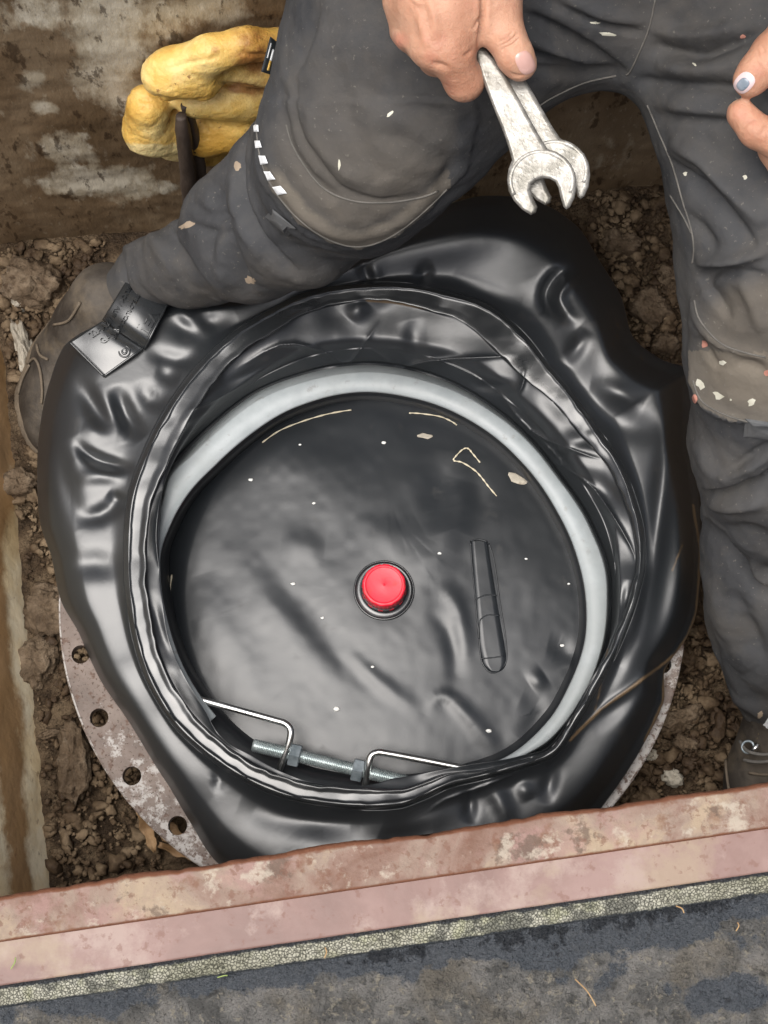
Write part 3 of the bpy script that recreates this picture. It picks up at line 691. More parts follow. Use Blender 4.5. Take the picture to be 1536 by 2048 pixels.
# ------------------------------------------------------------------ black flexible sheet (outer skirt, welded rim, inner wall)
CX, CY = 768.0, 1130.0
NA = 1500
TH = np.linspace(-math.pi, math.pi, NA, endpoint=False)
def contour(pts, closed=True):
    a = np.array([math.atan2(y - CY, x - CX) for x, y in pts]); r = np.array([math.hypot(x - CX, y - CY) for x, y in pts])
    o = np.argsort(a); a, r = a[o], r[o]
    a = np.concatenate([a[-3:] - 2 * math.pi, a, a[:3] + 2 * math.pi]); r = np.concatenate([r[-3:], r, r[:3]])
    # monotone cubic (pchip-like) interpolation
    h = np.diff(a) + 1e-9; dlt = np.diff(r) / h; m = np.zeros_like(r)
    m[1:-1] = np.where(dlt[:-1] * dlt[1:] > 0, 2 * dlt[:-1] * dlt[1:] / (dlt[:-1] + dlt[1:] + 1e-12), 0)
    k = np.clip(np.searchsorted(a, TH) - 1, 0, len(h) - 1); t = (TH - a[k]) / h[k]
    return (2 * t ** 3 - 3 * t ** 2 + 1) * r[k] + (t ** 3 - 2 * t ** 2 + t) * h[k] * m[k] + (-2 * t ** 3 + 3 * t ** 2) * r[k + 1] + (t ** 3 - t ** 2) * h[k] * m[k + 1]
def angs(vals):
    """vals: list of (deg in photo, clockwise from +x, value) -> smooth periodic"""
    a = np.array([R(v[0]) for v in vals]); a = (a + math.pi) % (2 * math.pi) - math.pi; y = np.array([v[1] for v in vals], float)
    o = np.argsort(a); a, y = a[o], y[o]; a = np.concatenate([a[-1:] - 2 * math.pi, a, a[:1] + 2 * math.pi]); y = np.concatenate([y[-1:], y, y[:1]])
    k = np.clip(np.searchsorted(a, TH) - 1, 0, len(a) - 2); t = (TH - a[k]) / (a[k + 1] - a[k] + 1e-9); t = t * t * (3 - 2 * t); return y[k] * (1 - t) + y[k + 1] * t
outer = contour([(131, 690), (100, 765), (80, 860), (75, 950), (82, 1050), (105, 1120), (122, 1200), (160, 1270), (200, 1358), (262, 1450), (330, 1560), (378, 1640), (432, 1722), (520, 1790), (768, 1800), (1000, 1760), (1165, 1660), (1215, 1598), (1290, 1482), (1326, 1405), (1330, 1340), (1375, 1272), (1393, 1225), (1402, 1100), (1399, 1000), (1385, 880), (1388, 760), (1388, 736), (1372, 734), (1315, 715), (1270, 680), (1240, 590), (1200, 525), (1150, 450), (1090, 410), (980, 392), (900, 408), (800, 455), (700, 515), (600, 560), (500, 585), (370, 585), (335, 578), (262, 590), (200, 625)])
rim = contour([(258, 1060), (257, 1130), (262, 1200), (278, 1290), (306, 1368), (350, 1440), (405, 1495), (475, 1545), (560, 1585), (650, 1604), (730, 1610), (800, 1606), (840, 1592), (900, 1566), (985, 1545), (1040, 1530), (1110, 1500), (1150, 1440), (1190, 1370), (1240, 1270), (1268, 1190), (1281, 1130), (1278, 1060), (1264, 1005), (1235, 930), (1180, 850), (1100, 745), (1020, 652), (960, 612), (900, 592), (800, 575), (715, 576), (620, 592), (540, 628), (460, 680), (400, 738), (340, 820), (290, 920), (266, 990)])
hoopO = contour([(316, 1000), (327, 955), (374, 902), (435, 844), (503, 792), (620, 746), (740, 730), (870, 755), (1000, 828), (1100, 930), (1180, 1050), (1215, 1150), (1217, 1200), (1208, 1290), (1165, 1400), (1105, 1478), (1030, 1525), (900, 1585), (768, 1605), (600, 1585), (440, 1500), (340, 1370), (300, 1230), (298, 1110)])
hoopI = contour([(320, 1120), (343, 1045), (377, 987), (435, 926), (503, 867), (572, 823), (620, 804), (720, 784), (830, 797), (930, 835), (1020, 900), (1100, 998), (1150, 1100), (1172, 1200), (1168, 1290), (1138, 1372), (1098, 1440), (1035, 1500), (900, 1550), (768, 1565), (610, 1545), (470, 1470), (375, 1350), (332, 1230)])
bandw = angs([(0, 8), (-20, 16), (-40, 30), (-62, 58), (-75, 40), (-95, 26), (-120, 34), (-150, 44), (180, 34), (150, 34), (120, 30), (95, 32), (80, 22), (60, 8), (30, 6)])
flapc = contour([(325, 985), (320, 1060), (318, 1120), (324, 1190), (338, 1280), (365, 1345), (402, 1408), (450, 1482), (505, 1512), (560, 1542), (650, 1572), (740, 1570), (790, 1556), (850, 1546), (925, 1532), (1030, 1514), (1105, 1490), (1163, 1430), (1214, 1335), (1236, 1240), (1240, 1140), (1232, 1060), (1200, 985), (1130, 880), (1040, 790), (960, 725), (870, 690), (740, 672), (620, 690), (520, 740), (430, 805), (365, 890), (335, 950)])
flapc = np.minimum(flapc, rim - bandw - 6)
z_flap = angs([(0, .038), (-45, .036), (-90, .036), (-135, .038), (-165, .040), (180, .036), (150, .034), (120, .030), (90, .028), (60, .034), (25, .038)])
# (radius px, z) rings going inward
def mixc(a, b, t): return a * (1 - t) + b * t
low = angs([(0, 0), (-40, 0), (-90, 0), (180, 0), (90, 0), (45, 0)])
z_edge = angs([(0, -.010), (-45, -.015), (-90, .0), (-135, .0), (180, -.030), (150, -.030), (120, -.035), (90, -.03), (55, -.035), (25, -.02)])
z_mid = angs([(0, .045), (-30, .050), (-50, .057), (-75, .053), (-90, .047), (-120, .048), (-137, .050), (-155, .045), (180, .036), (160, .025), (140, .012), (120, .008), (90, .020), (55, .012), (25, .030)])
z_val = angs([(0, .044), (-25, .040), (-50, .044), (-70, .041), (-90, .039), (-120, .047), (-137, .051), (-155, .047), (180, .039), (160, .029), (140, .018), (120, .016), (90, .022), (55, .020), (25, .036)])
z_rim = angs([(0, .052), (-45, .050), (-90, .051), (-137, .057), (-155, .054), (180, .046), (150, .041), (120, .040), (90, .040), (50, .040), (20, .050)])
bdrop = angs([(180, -.0012), (-150, -.0008), (-120, .0012), (-90, .0038), (-50, .0048), (0, .004), (60, .002), (100, .0005), (140, -.0010)])
rollw = angs([(0, .30), (-25, .25), (-60, .45), (-90, .7), (-135, .74), (180, .74), (150, .7), (120, .6), (90, .5), (50, .25), (20, .25)])
K = [(outer - 22, z_edge - .030), (outer - 3, z_edge - .010), (outer, z_edge), (mixc(outer, rim, .12), mixc(z_edge, z_mid, rollw)), (mixc(outer, rim, .36), z_mid), (mixc(outer, rim, .80), z_val),
     (rim + 10, mixc(z_val, z_rim, .6)), (rim + 4, z_rim - .0012), (rim - 1, z_rim), (rim - 6, z_rim - .0012), (rim - .5 * bandw - 4, z_rim - .0010 - bdrop * .4), (rim - bandw, z_rim - bdrop), (rim - bandw - 2, z_rim - .009),
     (flapc, z_flap), (mixc(flapc, hoopO + 8, .5), .022 + 0 * rim), (hoopO + 8, .004 + 0 * rim), (hoopO + 3, -.006 + 0 * rim), (hoopI - 3, -.014 + 0 * rim), (hoopI - 18, -.036 + 0 * rim)]
nper = [3, 3, 12, 22, 26, 14, 5, 4, 4, 6, 6, 3, 24, 12, 14, 4, 4, 5]
rr = []; zz = []; seg = []
for i in range(len(K) - 1):
    p0 = K[max(i - 1, 0)]; p1 = K[i]; p2 = K[i + 1]; p3 = K[min(i + 2, len(K) - 1)]
    for j in range(nper[i]):
        t = j / nper[i]; tau = .35
        f = lambda c: (2 * t ** 3 - 3 * t * t + 1) * p1[c] + (t ** 3 - 2 * t * t + t) * tau * (p2[c] - p0[c]) + (-2 * t ** 3 + 3 * t * t) * p2[c] + (t ** 3 - t * t) * tau * (p3[c] - p1[c])
        rr.append(f(0)); zz.append(f(1)); seg.append(i)
rr.append(K[-1][0]); zz.append(K[-1][1]); seg.append(len(K) - 2)
rr = np.array(rr).T; zz = np.array(zz).T; seg = np.array(seg); NR = rr.shape[1]
px = CX + rr * np.cos(TH)[:, None]; py = CY + rr * np.sin(TH)[:, None]
wob = 3.0 * np.stack([fbm(np.stack([np.cos(TH) * 3, np.sin(TH) * 3, 0 * TH], -1), 2.2, 3, 40)], 0)[0][:, None]
sheet_folds = [
    # left bulge
    ([(140, 745), (180, 800), (210, 850), (225, 890)], 17, -.0085, 'g'), ([(190, 770), (225, 830), (245, 890)], 13, .004, 'g'),
    ([(232, 770), (250, 830), (285, 878)], 14, -.0095, 'a'), ([(148, 872), (165, 900), (205, 925), (270, 938)], 10, -.0085, 'a'),
    ([(165, 850), (200, 862), (240, 875)], 14, .004), ([(150, 960), (200, 950), (255, 958)], 12, .0045), ([(150, 1035), (200, 1030), (250, 995)], 13, -.006, 'b'),
    ([(215, 985), (240, 1000), (262, 1000)], 8, -.004), ([(120, 1140), (190, 1128), (255, 1142)], 20, -.006), ([(115, 880), (130, 960), (160, 1060)], 16, -.005, 'g'),
    ([(290, 700), (350, 720), (400, 715)], 12, -.004), ([(320, 640), (400, 655), (470, 625)], 18, -.007, 'b'), ([(350, 610), (390, 650), (430, 672)], 12, .005),
    ([(280, 760), (300, 800), (345, 800)], 14, -.004), ([(310, 740), (360, 760)], 12, -.003),
    # lower left
    ([(200, 1260), (300, 1440), (420, 1600)], 30, .005, 'g'), ([(430, 1500), (440, 1560), (420, 1580)], 10, -.004), ([(480, 1600), (600, 1640), (720, 1640)], 26, -.009, 'g'),
    ([(520, 1600), (600, 1650), (640, 1720)], 30, .004), ([(700, 1640), (820, 1640), (920, 1610)], 22, .008, 'g'), ([(760, 1660), (850, 1700)], 30, -.006),
    # lower right flap
    ([(855, 1625), (890, 1600), (960, 1575), (1040, 1545)], 9, .006, 's'), ([(930, 1570), (940, 1600), (938, 1650)], 9, -.006), ([(965, 1560), (1000, 1600), (1020, 1660)], 14, .006, 'a'),
    ([(1110, 1520), (1100, 1560), (1090, 1610)], 12, -.006), ([(1040, 1560), (1060, 1600)], 12, .004),
    ([(1140, 1480), (1200, 1420), (1270, 1370), (1385, 1290)], 9, .006, 's'), ([(1180, 1460), (1240, 1410), (1300, 1370)], 16, -.004),
    ([(1390, 760), (1350, 800), (1335, 900), (1318, 1020), (1302, 1150), (1275, 1290), (1210, 1420)], 15, .009, 'g'),
    ([(1370, 960), (1350, 1100), (1320, 1250)], 20, -.004), ([(1290, 1130), (1275, 1200), (1262, 1260), (1235, 1330)], 9, .009, 'g'), ([(1262, 1160), (1250, 1230)], 6, -.005),
    ([(1180, 770), (1220, 780), (1290, 810)], 16, .006, 'g'), ([(1170, 830), (1250, 850), (1330, 870)], 22, -.005),
    # top right lobe
    ([(700, 548), (820, 500), (960, 470), (1080, 420)], 34, .008, 'g'), ([(960, 415), (1060, 410), (1130, 460)], 24, -.008, 'g'), ([(800, 470), (900, 430), (1000, 412)], 20, -.004),
    ([(1158, 535), (1120, 548), (1096, 580), (1098, 612), (1130, 640)], 11, -.013, 'g'), ([(1172, 530), (1140, 560), (1118, 590), (1128, 622), (1160, 652)], 10, .008, 'g'),
    ([(720, 520), (745, 570)], 10, -.006, 'g'), ([(735, 530), (760, 560)], 9, .003), ([(835, 576), (848, 548), (870, 535)], 8, -.006, 'a'), ([(900, 560), (960, 590), (1040, 620)], 16, -.006),
    ([(1120, 480), (1150, 520), (1165, 560)], 16, .006), ([(1175, 660), (1150, 700), (1130, 730)], 12, .005), ([(1060, 560), (1090, 640), (1140, 700)], 18, -.004),
    # inner wall, upper
    ([(470, 740), (560, 690), (640, 700), (690, 728), (720, 700), (760, 640)], 9, .007, 's'), ([(580, 700), (640, 720), (690, 735)], 14, -.006),
    ([(725, 690), (770, 715), (800, 735), (860, 722), (960, 715), (1040, 712)], 8, .008, 's'), ([(740, 740), (820, 748), (900, 742)], 12, -.006),
    ([(700, 640), (730, 600)], 14, .005), ([(820, 640), (830, 700), (820, 725)], 16, -.005), ([(1040, 712), (1048, 760), (1030, 800)], 8, .007, 's'), ([(940, 745), (960, 770), (1040, 775)], 9, -.007, 'a'),
    ([(990, 770), (1060, 860), (1160, 905), (1210, 920)], 7, .007, 's'), ([(1060, 860), (1120, 920), (1115, 940)], 6, .005, 's'), ([(1120, 890), (1170, 880), (1225, 885)], 14, .006), ([(1125, 900), (1120, 930)], 6, -.005),
    ([(1120, 930), (1190, 980), (1260, 1090), (1270, 1130)], 6, .008, 's'), ([(1150, 930), (1220, 990), (1250, 1060)], 16, -.005), ([(1232, 1050), (1228, 1140), (1215, 1250)], 5, .006, 's'),
    ([(420, 790), (520, 740), (600, 700)], 10, -.005), ([(360, 830), (430, 800), (520, 750)], 10, .005, 's'), ([(350, 880), (420, 830)], 10, -.004), ([(440, 700), (540, 650), (640, 610)], 12, .004),
    # inner wall, left
    ([(330, 960), (318, 1010), (312, 1080), (322, 1160)], 5, .005, 's'), ([(345, 1290), (400, 1400), (440, 1480)], 8, .005, 's'), ([(300, 1180), (330, 1280), (360, 1340)], 8, -.004)]
fz = ridges(px, py, sheet_folds, True)
fade = np.interp(np.arange(NR), [0, 3, 12, 40, NR - 12, NR - 1], [0, 0, .4, 1, 1, 0])[None, :]
isrim = (seg >= 6) & (seg <= 11)
famp = np.where(isrim, .25, 1.0)[None, :] * fade
Q = np.stack([px / 100, py / 100, 0 * px], -1)
zz = zz + fz * famp * .9 + .0020 * fbm(Q, .7, 2, 5) * famp + np.where(isrim, .0012, .0)[None, :] * fbm(Q, 1.6, 2, 8) 
inner_w = ((seg >= 12) & (seg <= 13))[None, :]
zz = zz + np.where(inner_w, .006, 0) * fbm(Q, 1.1, 2, 31)
sheetP = up(px, py, zz)
# ripple of the rim's inner edge
sheetP[:, :, :2] += np.where(isrim, .0015, 0.0)[None, :, None] * np.stack([fbm(Q, 3, 2, 61), fbm(Q, 3, 2, 62)], -1) * (np.arange(NR) > np.where(isrim)[0][0] + 8)[None, :, None]
wear = np.zeros(px.shape)
for pts, w, a in [([(1140, 1480), (1200, 1420), (1270, 1370), (1350, 1310)], 5, .8), ([(1215, 1300), (1200, 1380), (1190, 1420)], 5, .5), ([(735, 600), (790, 604), (830, 612), (880, 620)], 5, .9), ([(1220, 630), (1240, 660), (1225, 690)], 12, .35), ([(1365, 1090), (1345, 1140)], 4, .6), ([(1285, 720), (1280, 700)], 5, .5)]:
    d, _, _ = pdist(px, py, pts); wear = np.maximum(wear, a * np.exp(-(d / w) ** 2))
d, _, _ = pdist(px, py, [(1386, 1010), (1401, 1100), (1393, 1225), (1375, 1272), (1330, 1340), (1326, 1405), (1290, 1482)]); wear = np.maximum(wear, .8 * np.exp(-(d / 4) ** 2))
bag = empty('tank_seal_bag', up(768, 1180, ZF)); tag(bag, 'black plastic seal bag with welded rim spread over the flange', 'plastic bag')
SF = grid_faces(NA, NR, True)
segF = np.tile(np.where(isrim[:-1] & isrim[1:], 1, 0), NA)
SV = sheetP.reshape(-1, 3)
o_sheet = obj('bag_skirt', SV, SF[segF == 0][:, ::-1].copy(), M['pvc_satin'], bag, attrs={'wear': wear.ravel()})
def compact(V, F):
    u = np.unique(F); rm = -np.ones(len(V), int); rm[u] = np.arange(len(u)); return V[u], rm[F]
v_, f_ = compact(SV, SF[segF == 1][:, ::-1].copy()); obj('welded_rim', v_, f_, M['pvc_gloss'], bag)
u_ = np.unique(SF[segF == 0]); 
sheet_tree = bvh(*compact(SV, SF[:, ::-1].copy()))

# inner disc
nxd = 460; gx = np.linspace(250, 1260, nxd)[:, None] + np.zeros((1, nxd)); gy = np.linspace(760, 1640, nxd)[None, :] + np.zeros((nxd, 1))
disc_folds = [([(430, 1060), (500, 1150), (600, 1280), (700, 1400)], 34, .0035), ([(500, 1080), (600, 1220), (720, 1350)], 22, -.0030), ([(660, 1270), (760, 1365), (850, 1430)], 12, .0028),
              ([(620, 1240), (720, 1340), (800, 1400)], 26, -.002), ([(400, 1150), (450, 1280), (540, 1400)], 34, .004), ([(800, 1150), (870, 1110), (900, 1040), (925, 960)], 26, .004), ([(890, 900), (880, 990), (900, 1060)], 24, -.004), ([(950, 920), (955, 1010), (935, 1070)], 18, -.003),
              ([(850, 1220), (895, 1260), (910, 1330), (905, 1390)], 12, -.003), ([(860, 1180), (895, 1185), (920, 1230), (935, 1320)], 12, .003), ([(850, 1430), (875, 1395), (905, 1400), (950, 1450)], 10, .0025), ([(905, 1400), (960, 1460), (1000, 1520)], 14, .003),
              ([(1095, 1290), (1125, 1300), (1140, 1330)], 16, -.003), ([(1060, 1370), (1090, 1350)], 14, .003), ([(1040, 1400), (1080, 1425), (1040, 1480)], 16, -.003), ([(640, 1120), (620, 1200), (680, 1260)], 18, -.0015), ([(700, 1050), (780, 1075), (840, 1050)], 26, .003), ([(560, 1090), (650, 1100)], 22, .0025), ([(480, 960), (600, 930), (720, 950)], 40, .003)]
rad = np.hypot(gx - 777, (gy - 1192) * 1.03)
dz = -.034 + .012 * np.clip(1 - (rad / 430) ** 2, 0, 1) + ridges(gx, gy, disc_folds, True) * .6 * sstep(470, 400, rad)
Q = np.stack([gx / 100, gy / 100, 0 * gx], -1)
dz = dz + .0012 * fbm(Q, .6, 2, 91) + .0003 * fbm(Q, 2.6, 2, 92) - .012 * sstep(405, 470, rad)
flat = np.exp(-(np.hypot(gx - 768, gy - 1180) / 60) ** 4); dz = dz * (1 - flat) + (-.023) * flat
discP = up(gx, gy, dz).reshape(-1, 3); DF = grid_faces(nxd, nxd)
keep = (rad.ravel()[DF] < 470).all(1); dV, dF = compact(discP, DF[keep][:, ::-1].copy())
o = obj('inner_membrane', dV, dF, M['pvc'], bag, attrs={'wear': np.zeros(len(dV))})
disc_tree = bvh(dV, dF)
# moulded strap on the membrane
spine = [(958, 1085), (963, 1130), (969, 1180), (975, 1230), (983, 1290), (988, 1318)]; hw = [17, 19, 21, 23, 26, 25]
sp = smoothpts(spine, 6); hwi = np.interp(np.linspace(0, 5, len(sp)), range(6), hw)
V = []; 
for (x, y), w in zip(sp, hwi):
    for s in np.linspace(-1, 1, 9): V.append(cast(disc_tree, x + w * s, y - 3 * s * s, .0022 if abs(s) < .95 else .0)[0])
for k in range(1, 7):
    a = k / 6 * math.pi / 2
    for s in np.linspace(-1, 1, 9): V.append(cast(disc_tree, 988 + 3 * math.sin(a) + 25 * s * max(math.cos(a), .05), 1318 + 27 * math.sin(a), .0022 if abs(s) < .95 and k < 6 else 0)[0])
n = len(V) // 9; strap = obj('moulded_strap', V, grid_faces(n, 9), M['pvc'], bag, attrs={'wear': np.zeros(len(V))})
parts = []
for pts in [[(941, 1083), (944, 1130), (949, 1180), (953, 1230), (958, 1280), (962, 1318), (972, 1338), (986, 1346), (1002, 1338), (1013, 1318), (1010, 1270), (1000, 1210), (992, 1150), (985, 1110), (976, 1085)],
            [(950, 1200), (972, 1191), (996, 1192)], [(960, 1240), (975, 1231), (1002, 1232)], [(962, 1318), (985, 1316), (1010, 1312)], [(960, 1240), (957, 1262), (958, 1280)], [(941, 1083), (958, 1080), (976, 1085)]]:
    L = drape_line(disc_tree, pts, .0009, 6)
    if len(L) > 2: parts.append(tube(L + np.array([0, 0, .0011 * (len(pts) < 4)]) if True else L, .0007, 6))
V, F = joinm(parts); obj('strap_weld_line', V, F, M['pvc'], strap, attrs={'wear': np.zeros(len(V))})

# valve with red cap
vc = up(768, 1181, -.022); vd = dens(768, 1181, -.022)
def lathe2(c, prof, n=64): return lathe(c, prof, n)
V, F = lathe2(vc, [(61 / vd, vc[2] - .002), (61 / vd, vc[2] + .0014), (60 / vd, vc[2] + .0022), (58 / vd, vc[2] + .0022), (56.5 / vd, vc[2] + .0012), (54 / vd, vc[2] + .0008), (46 / vd, vc[2] + .001), (.0205, vc[2] + .0016), (.0198, vc[2] + .012)])
valve = obj('valve_seat', V, F, M['pvc_gloss'], bag)
n = 96; prof = []
cr = .0195; zt = vc[2] + .026; zb = vc[2] + .0035
V = []; ring_prof = [(cr * 1.03, zb, 1), (cr * 1.03, zb + .0045, 1), (cr * .985, zb + .0055, 0), (cr, zb + .007, 2), (cr, zt - .0025, 2), (cr * .985, zt - .0008, 1), (cr * .93, zt, 0), (cr * .86, zt + .0001, 0), (cr * .82, zt - .0006, 0), (cr * .4, zt - .0007, 0), (.0012, zt - .0007, 0), (.0006, zt - .0002, 0)]
for r, z, k in ring_prof:
    for j in range(n):
        rr_ = r * (1 + (.022 * (1 if (j % 3) == 0 else -.3) if k == 2 else (.012 * (1 if (j // 4) % 2 else -1) if k == 1 else 0)))
        V.append((vc[0] + rr_ * math.cos(2 * math.pi * j / n), vc[1] + rr_ * math.sin(2 * math.pi * j / n), z))
F = [[i * n + k, i * n + (k + 1) % n, (i + 1) * n + (k + 1) % n, (i + 1) * n + k] for i in range(len(ring_prof) - 1) for k in range(n)]
F.append([(len(ring_prof) - 1) * n + j for j in range(n)])
capo = empty('screw_cap', (vc[0], vc[1], zb)); capo = None
o = obj('screw_cap', V, F, M['cap'], None, base=(vc[0], vc[1], zb)); tag(o, 'bright red ribbed screw cap on the valve in the middle of the bag', 'cap')
for e in [q for q in bpy.data.objects if q.name.startswith('screw_cap') and q.type == 'EMPTY']: bpy.data.objects.remove(e)
o.name = 'screw_cap'
md = o.modifiers.new('b', 'BEVEL'); md.width = .0003; md.segments = 2

# grey clamping hoop (open ring) with bent rod ends and threaded tie rod
hoop = empty('clamp_hoop', up(768, 1180, .0)); tag(hoop, 'light grey flat clamping hoop inside the black bag', 'hoop')
aa0, aa1 = R(62), R(62) - 2 * math.pi + R(62 - 50) * 0 - R(0)
deg = np.linspace(-222, 66, 420); Th = np.radians(deg)
def rat(cont, a): a = (a + math.pi) % (2 * math.pi) - math.pi; return np.interp(a, np.concatenate([TH, [math.pi]]), np.concatenate([cont, cont[:1]]))
ro, ri = rat(hoopO, Th), rat(hoopI, Th)
dw_ = 3 + 11 * np.exp(-((Th - R(-115)) / 1.0) ** 4)
profile = [(ro, -.012), (ro, -.004), (ro - dw_ * .6, .009), (ro - dw_, .0160), (ro - dw_ - 2.5, .0180), (ri * .6 + ro * .4, .0178), (ri + 3, .0165), (ri, .0150), (ri - .5, .010), (ri + 1, -.010)]
P = []
for r_, z in profile: P.append(up(CX + r_ * np.cos(Th), CY + r_ * np.sin(Th), z + 0 * r_))
P = np.stack(P, 1); nn = P.shape[1]
F = grid_faces(len(Th), nn).tolist(); F += [[i * nn, i * nn + nn - 1, (i + 1) * nn + nn - 1, (i + 1) * nn] for i in range(len(Th) - 1)]; F += [list(range(nn)), [(len(Th) - 1) * nn + j for j in range(nn)][::-1]]
obj('hoop_band', P.reshape(-1, 3), F, M['hoop'], hoop)
def bent(pts, z, r, name, mat, par, n=12):
    p = [up(x, y, zz_) for (x, y), zz_ in zip(pts, z)]; P3 = smoothpts([tuple(q) for q in p], 8); V, F = tube(P3, r, n); return obj(name, V, F, mat, par)
bent([(330, 1380), (410, 1402), (480, 1421), (548, 1440), (570, 1447), (581, 1460), (579, 1482), (568, 1515), (556, 1548), (548, 1575)], [.012, .012, .013, .014, .014, .014, .012, .006, -.002, -.008], .0030, 'bent_rod_end', M['zinc'], hoop)
bent([(1000, 1550), (925, 1536), (850, 1521), (775, 1507), (755, 1505), (742, 1512), (737, 1530), (733, 1555), (730, 1575), (727, 1600)], [.008, .010, .012, .014, .014, .014, .012, .004, -.002, -.01], .0030, 'bent_rod_end', M['zinc'], hoop)
r0 = up(505, 1490, .004); r1 = up(812, 1563.5, .002); Lr = np.linalg.norm(r1 - r0); nt_ = int(Lr / .0004)
V, F = tube([r0 + (r1 - r0) * k / nt_ for k in range(nt_ + 1)], [(.0060 if (k % 4) in (0, 1) else .0052) if k > 4 else .0045 + .0003 * k for k in range(nt_ + 1)], 20)
rodo = obj('threaded_rod', V, F, M['zincrod'], hoop)
ax = (r1 - r0) / Lr; uv = np.cross(ax, [0, 0, 1.0]); uv /= np.linalg.norm(uv); wv = np.cross(uv, ax)
for t0, px_ in ((None, 590), (None, 716)):
    tt = (px_ - 505) / (812 - 505.0); c = r0 + (r1 - r0) * tt; V = []; F = []
    for q in (-.0048, -.0040, .0040, .0048):
        rr_ = .0100 if abs(q) > .0044 else .0108
        for k in range(6): a = k * math.pi / 3 + .35; V.append(c + ax * q + rr_ * .98 * (math.cos(a) * uv + math.sin(a) * wv))
    for i in range(3): F += [[i * 6 + k, i * 6 + (k + 1) % 6, (i + 1) * 6 + (k + 1) % 6, (i + 1) * 6 + k] for k in range(6)]
    F += [[5, 4, 3, 2, 1, 0], [18, 19, 20, 21, 22, 23]]
    obj('hex_nut', V, F, M['nut'], rodo, smooth=False)

# label tab with embossed lettering on the skirt
lab = obj  # alias
def bil(q, u, v, bulge=0.0, lift=0.0):
    (a, b, c, d) = [np.array(p, float) for p in q]
    p = (a * (1 - u) + b * u) * (1 - v) + (d * (1 - u) + c * u) * v
    return p[0], p[1]
def patch(quad, zf, n=30, thick=.0012):
    V = []
    for i in range(n):
        for j in range(n):
            u, v = i / (n - 1), j / (n - 1); x, y = bil(quad, u, v); V.append(up(x, y, zf(u, v)))
    F = grid_faces(n, n); return np.array(V), F
def sheet_z(x, y):
    p, _ = cast(sheet_tree, x, y, 0); return p[2]
q_low = [(139, 684), (208, 753), (286, 697), (204, 642)]
q_up = [(204, 640), (289, 698), (341, 596), (256, 556)]
zc = [sheet_z(*p) for p in [(150, 684), (208, 748), (286, 700), (210, 645)]]
zc = [max(zc) - .004, max(zc) - .006, max(zc) - .002, max(zc) - .001]
ztop = max(zc[2], zc[3]) + .010
zl = lambda u, v: (zc[0] + .006) * (1 - u) * (1 - v) + (zc[1] + .006) * u * (1 - v) + (zc[2] + .009) * u * v + (zc[3] + .010) * (1 - u) * v + .002 * math.sin(v * 3.1) * math.sin(u * 3.1) - .003 * math.exp(-((v - 1) / .15) ** 2)
zu = lambda u, v: ztop + .012 * math.sin(min(v, 1) * 2.2) * (1 - .35 * u) - .006 * math.exp(-(v / .12) ** 2) - .010 * v * v + .004 * math.sin(u * 3.1)
tab = empty('tmp', (0, 0, 0)); bpy.data.objects.remove(tab)
V1, F1 = patch(q_low, zl); V2, F2 = patch(q_up, zu)
Vt = np.concatenate([V1, V2]); Ft = np.concatenate([F1, F2 + len(V1)])
tabo = obj('label_tab', Vt, Ft, M['pvc_gloss'], bag)
md = tabo.modifiers.new('s', 'SOLIDIFY'); md.thickness = .0014; md.offset = -1
parts = []
def edge_line(quad, zf, uv):
    return [up(*bil(quad, u, v), zf(u, v)) + np.array([0, 0, .0006]) for u, v in uv]
L = np.linspace(0, 1, 20)
parts += [tube(edge_line(q_low, zl, [(u, .0) for u in L]), .0011, 6), tube(edge_line(q_low, zl, [(1, v) for v in L]), .0011, 6), tube(edge_line(q_up, zu, [(1, v) for v in L]), .0012, 6), tube(edge_line(q_up, zu, [(u, 1) for u in L]), .0009, 6)]
parts += [tube(edge_line(q_low, zl, [(u, .035) for u in L]), .0005, 6)]
V, F = joinm(parts); obj('tab_piping', V, F, M['pvc_gloss'], tabo)
def lettering(text, quad, zf, o0, du, dv, size, h=.0019, name='embossed_lettering'):
    """baseline start o0=(u,v); du: baseline direction in patch (u,v) per unit; dv: up direction"""
    cu = bpy.data.curves.new('t', 'FONT'); cu.body = text; cu.size = 1; cu.extrude = 1; cu.bevel_depth = 0.0; cu.resolution_u = 3
    to = bpy.data.objects.new('t', cu); C.objects.link(to); dg = bpy.context.evaluated_depsgraph_get(); ev = to.evaluated_get(dg); me = ev.to_mesh()
    vs_ = [tuple(v.co) for v in me.vertices]; fs_ = [list(p.vertices) for p in me.polygons]; ev.to_mesh_clear(); bpy.data.objects.remove(to)
    out = []
    for x, y, z in vs_:
        u = o0[0] + (du[0] * x + dv[0] * y) * size; v = o0[1] + (du[1] * x + dv[1] * y) * size
        p = up(*bil(quad, u, v), zf(u, v)); out.append(p + np.array([0, 0, h if z > 0 else -.0002]))
    return out, fs_
parts = []
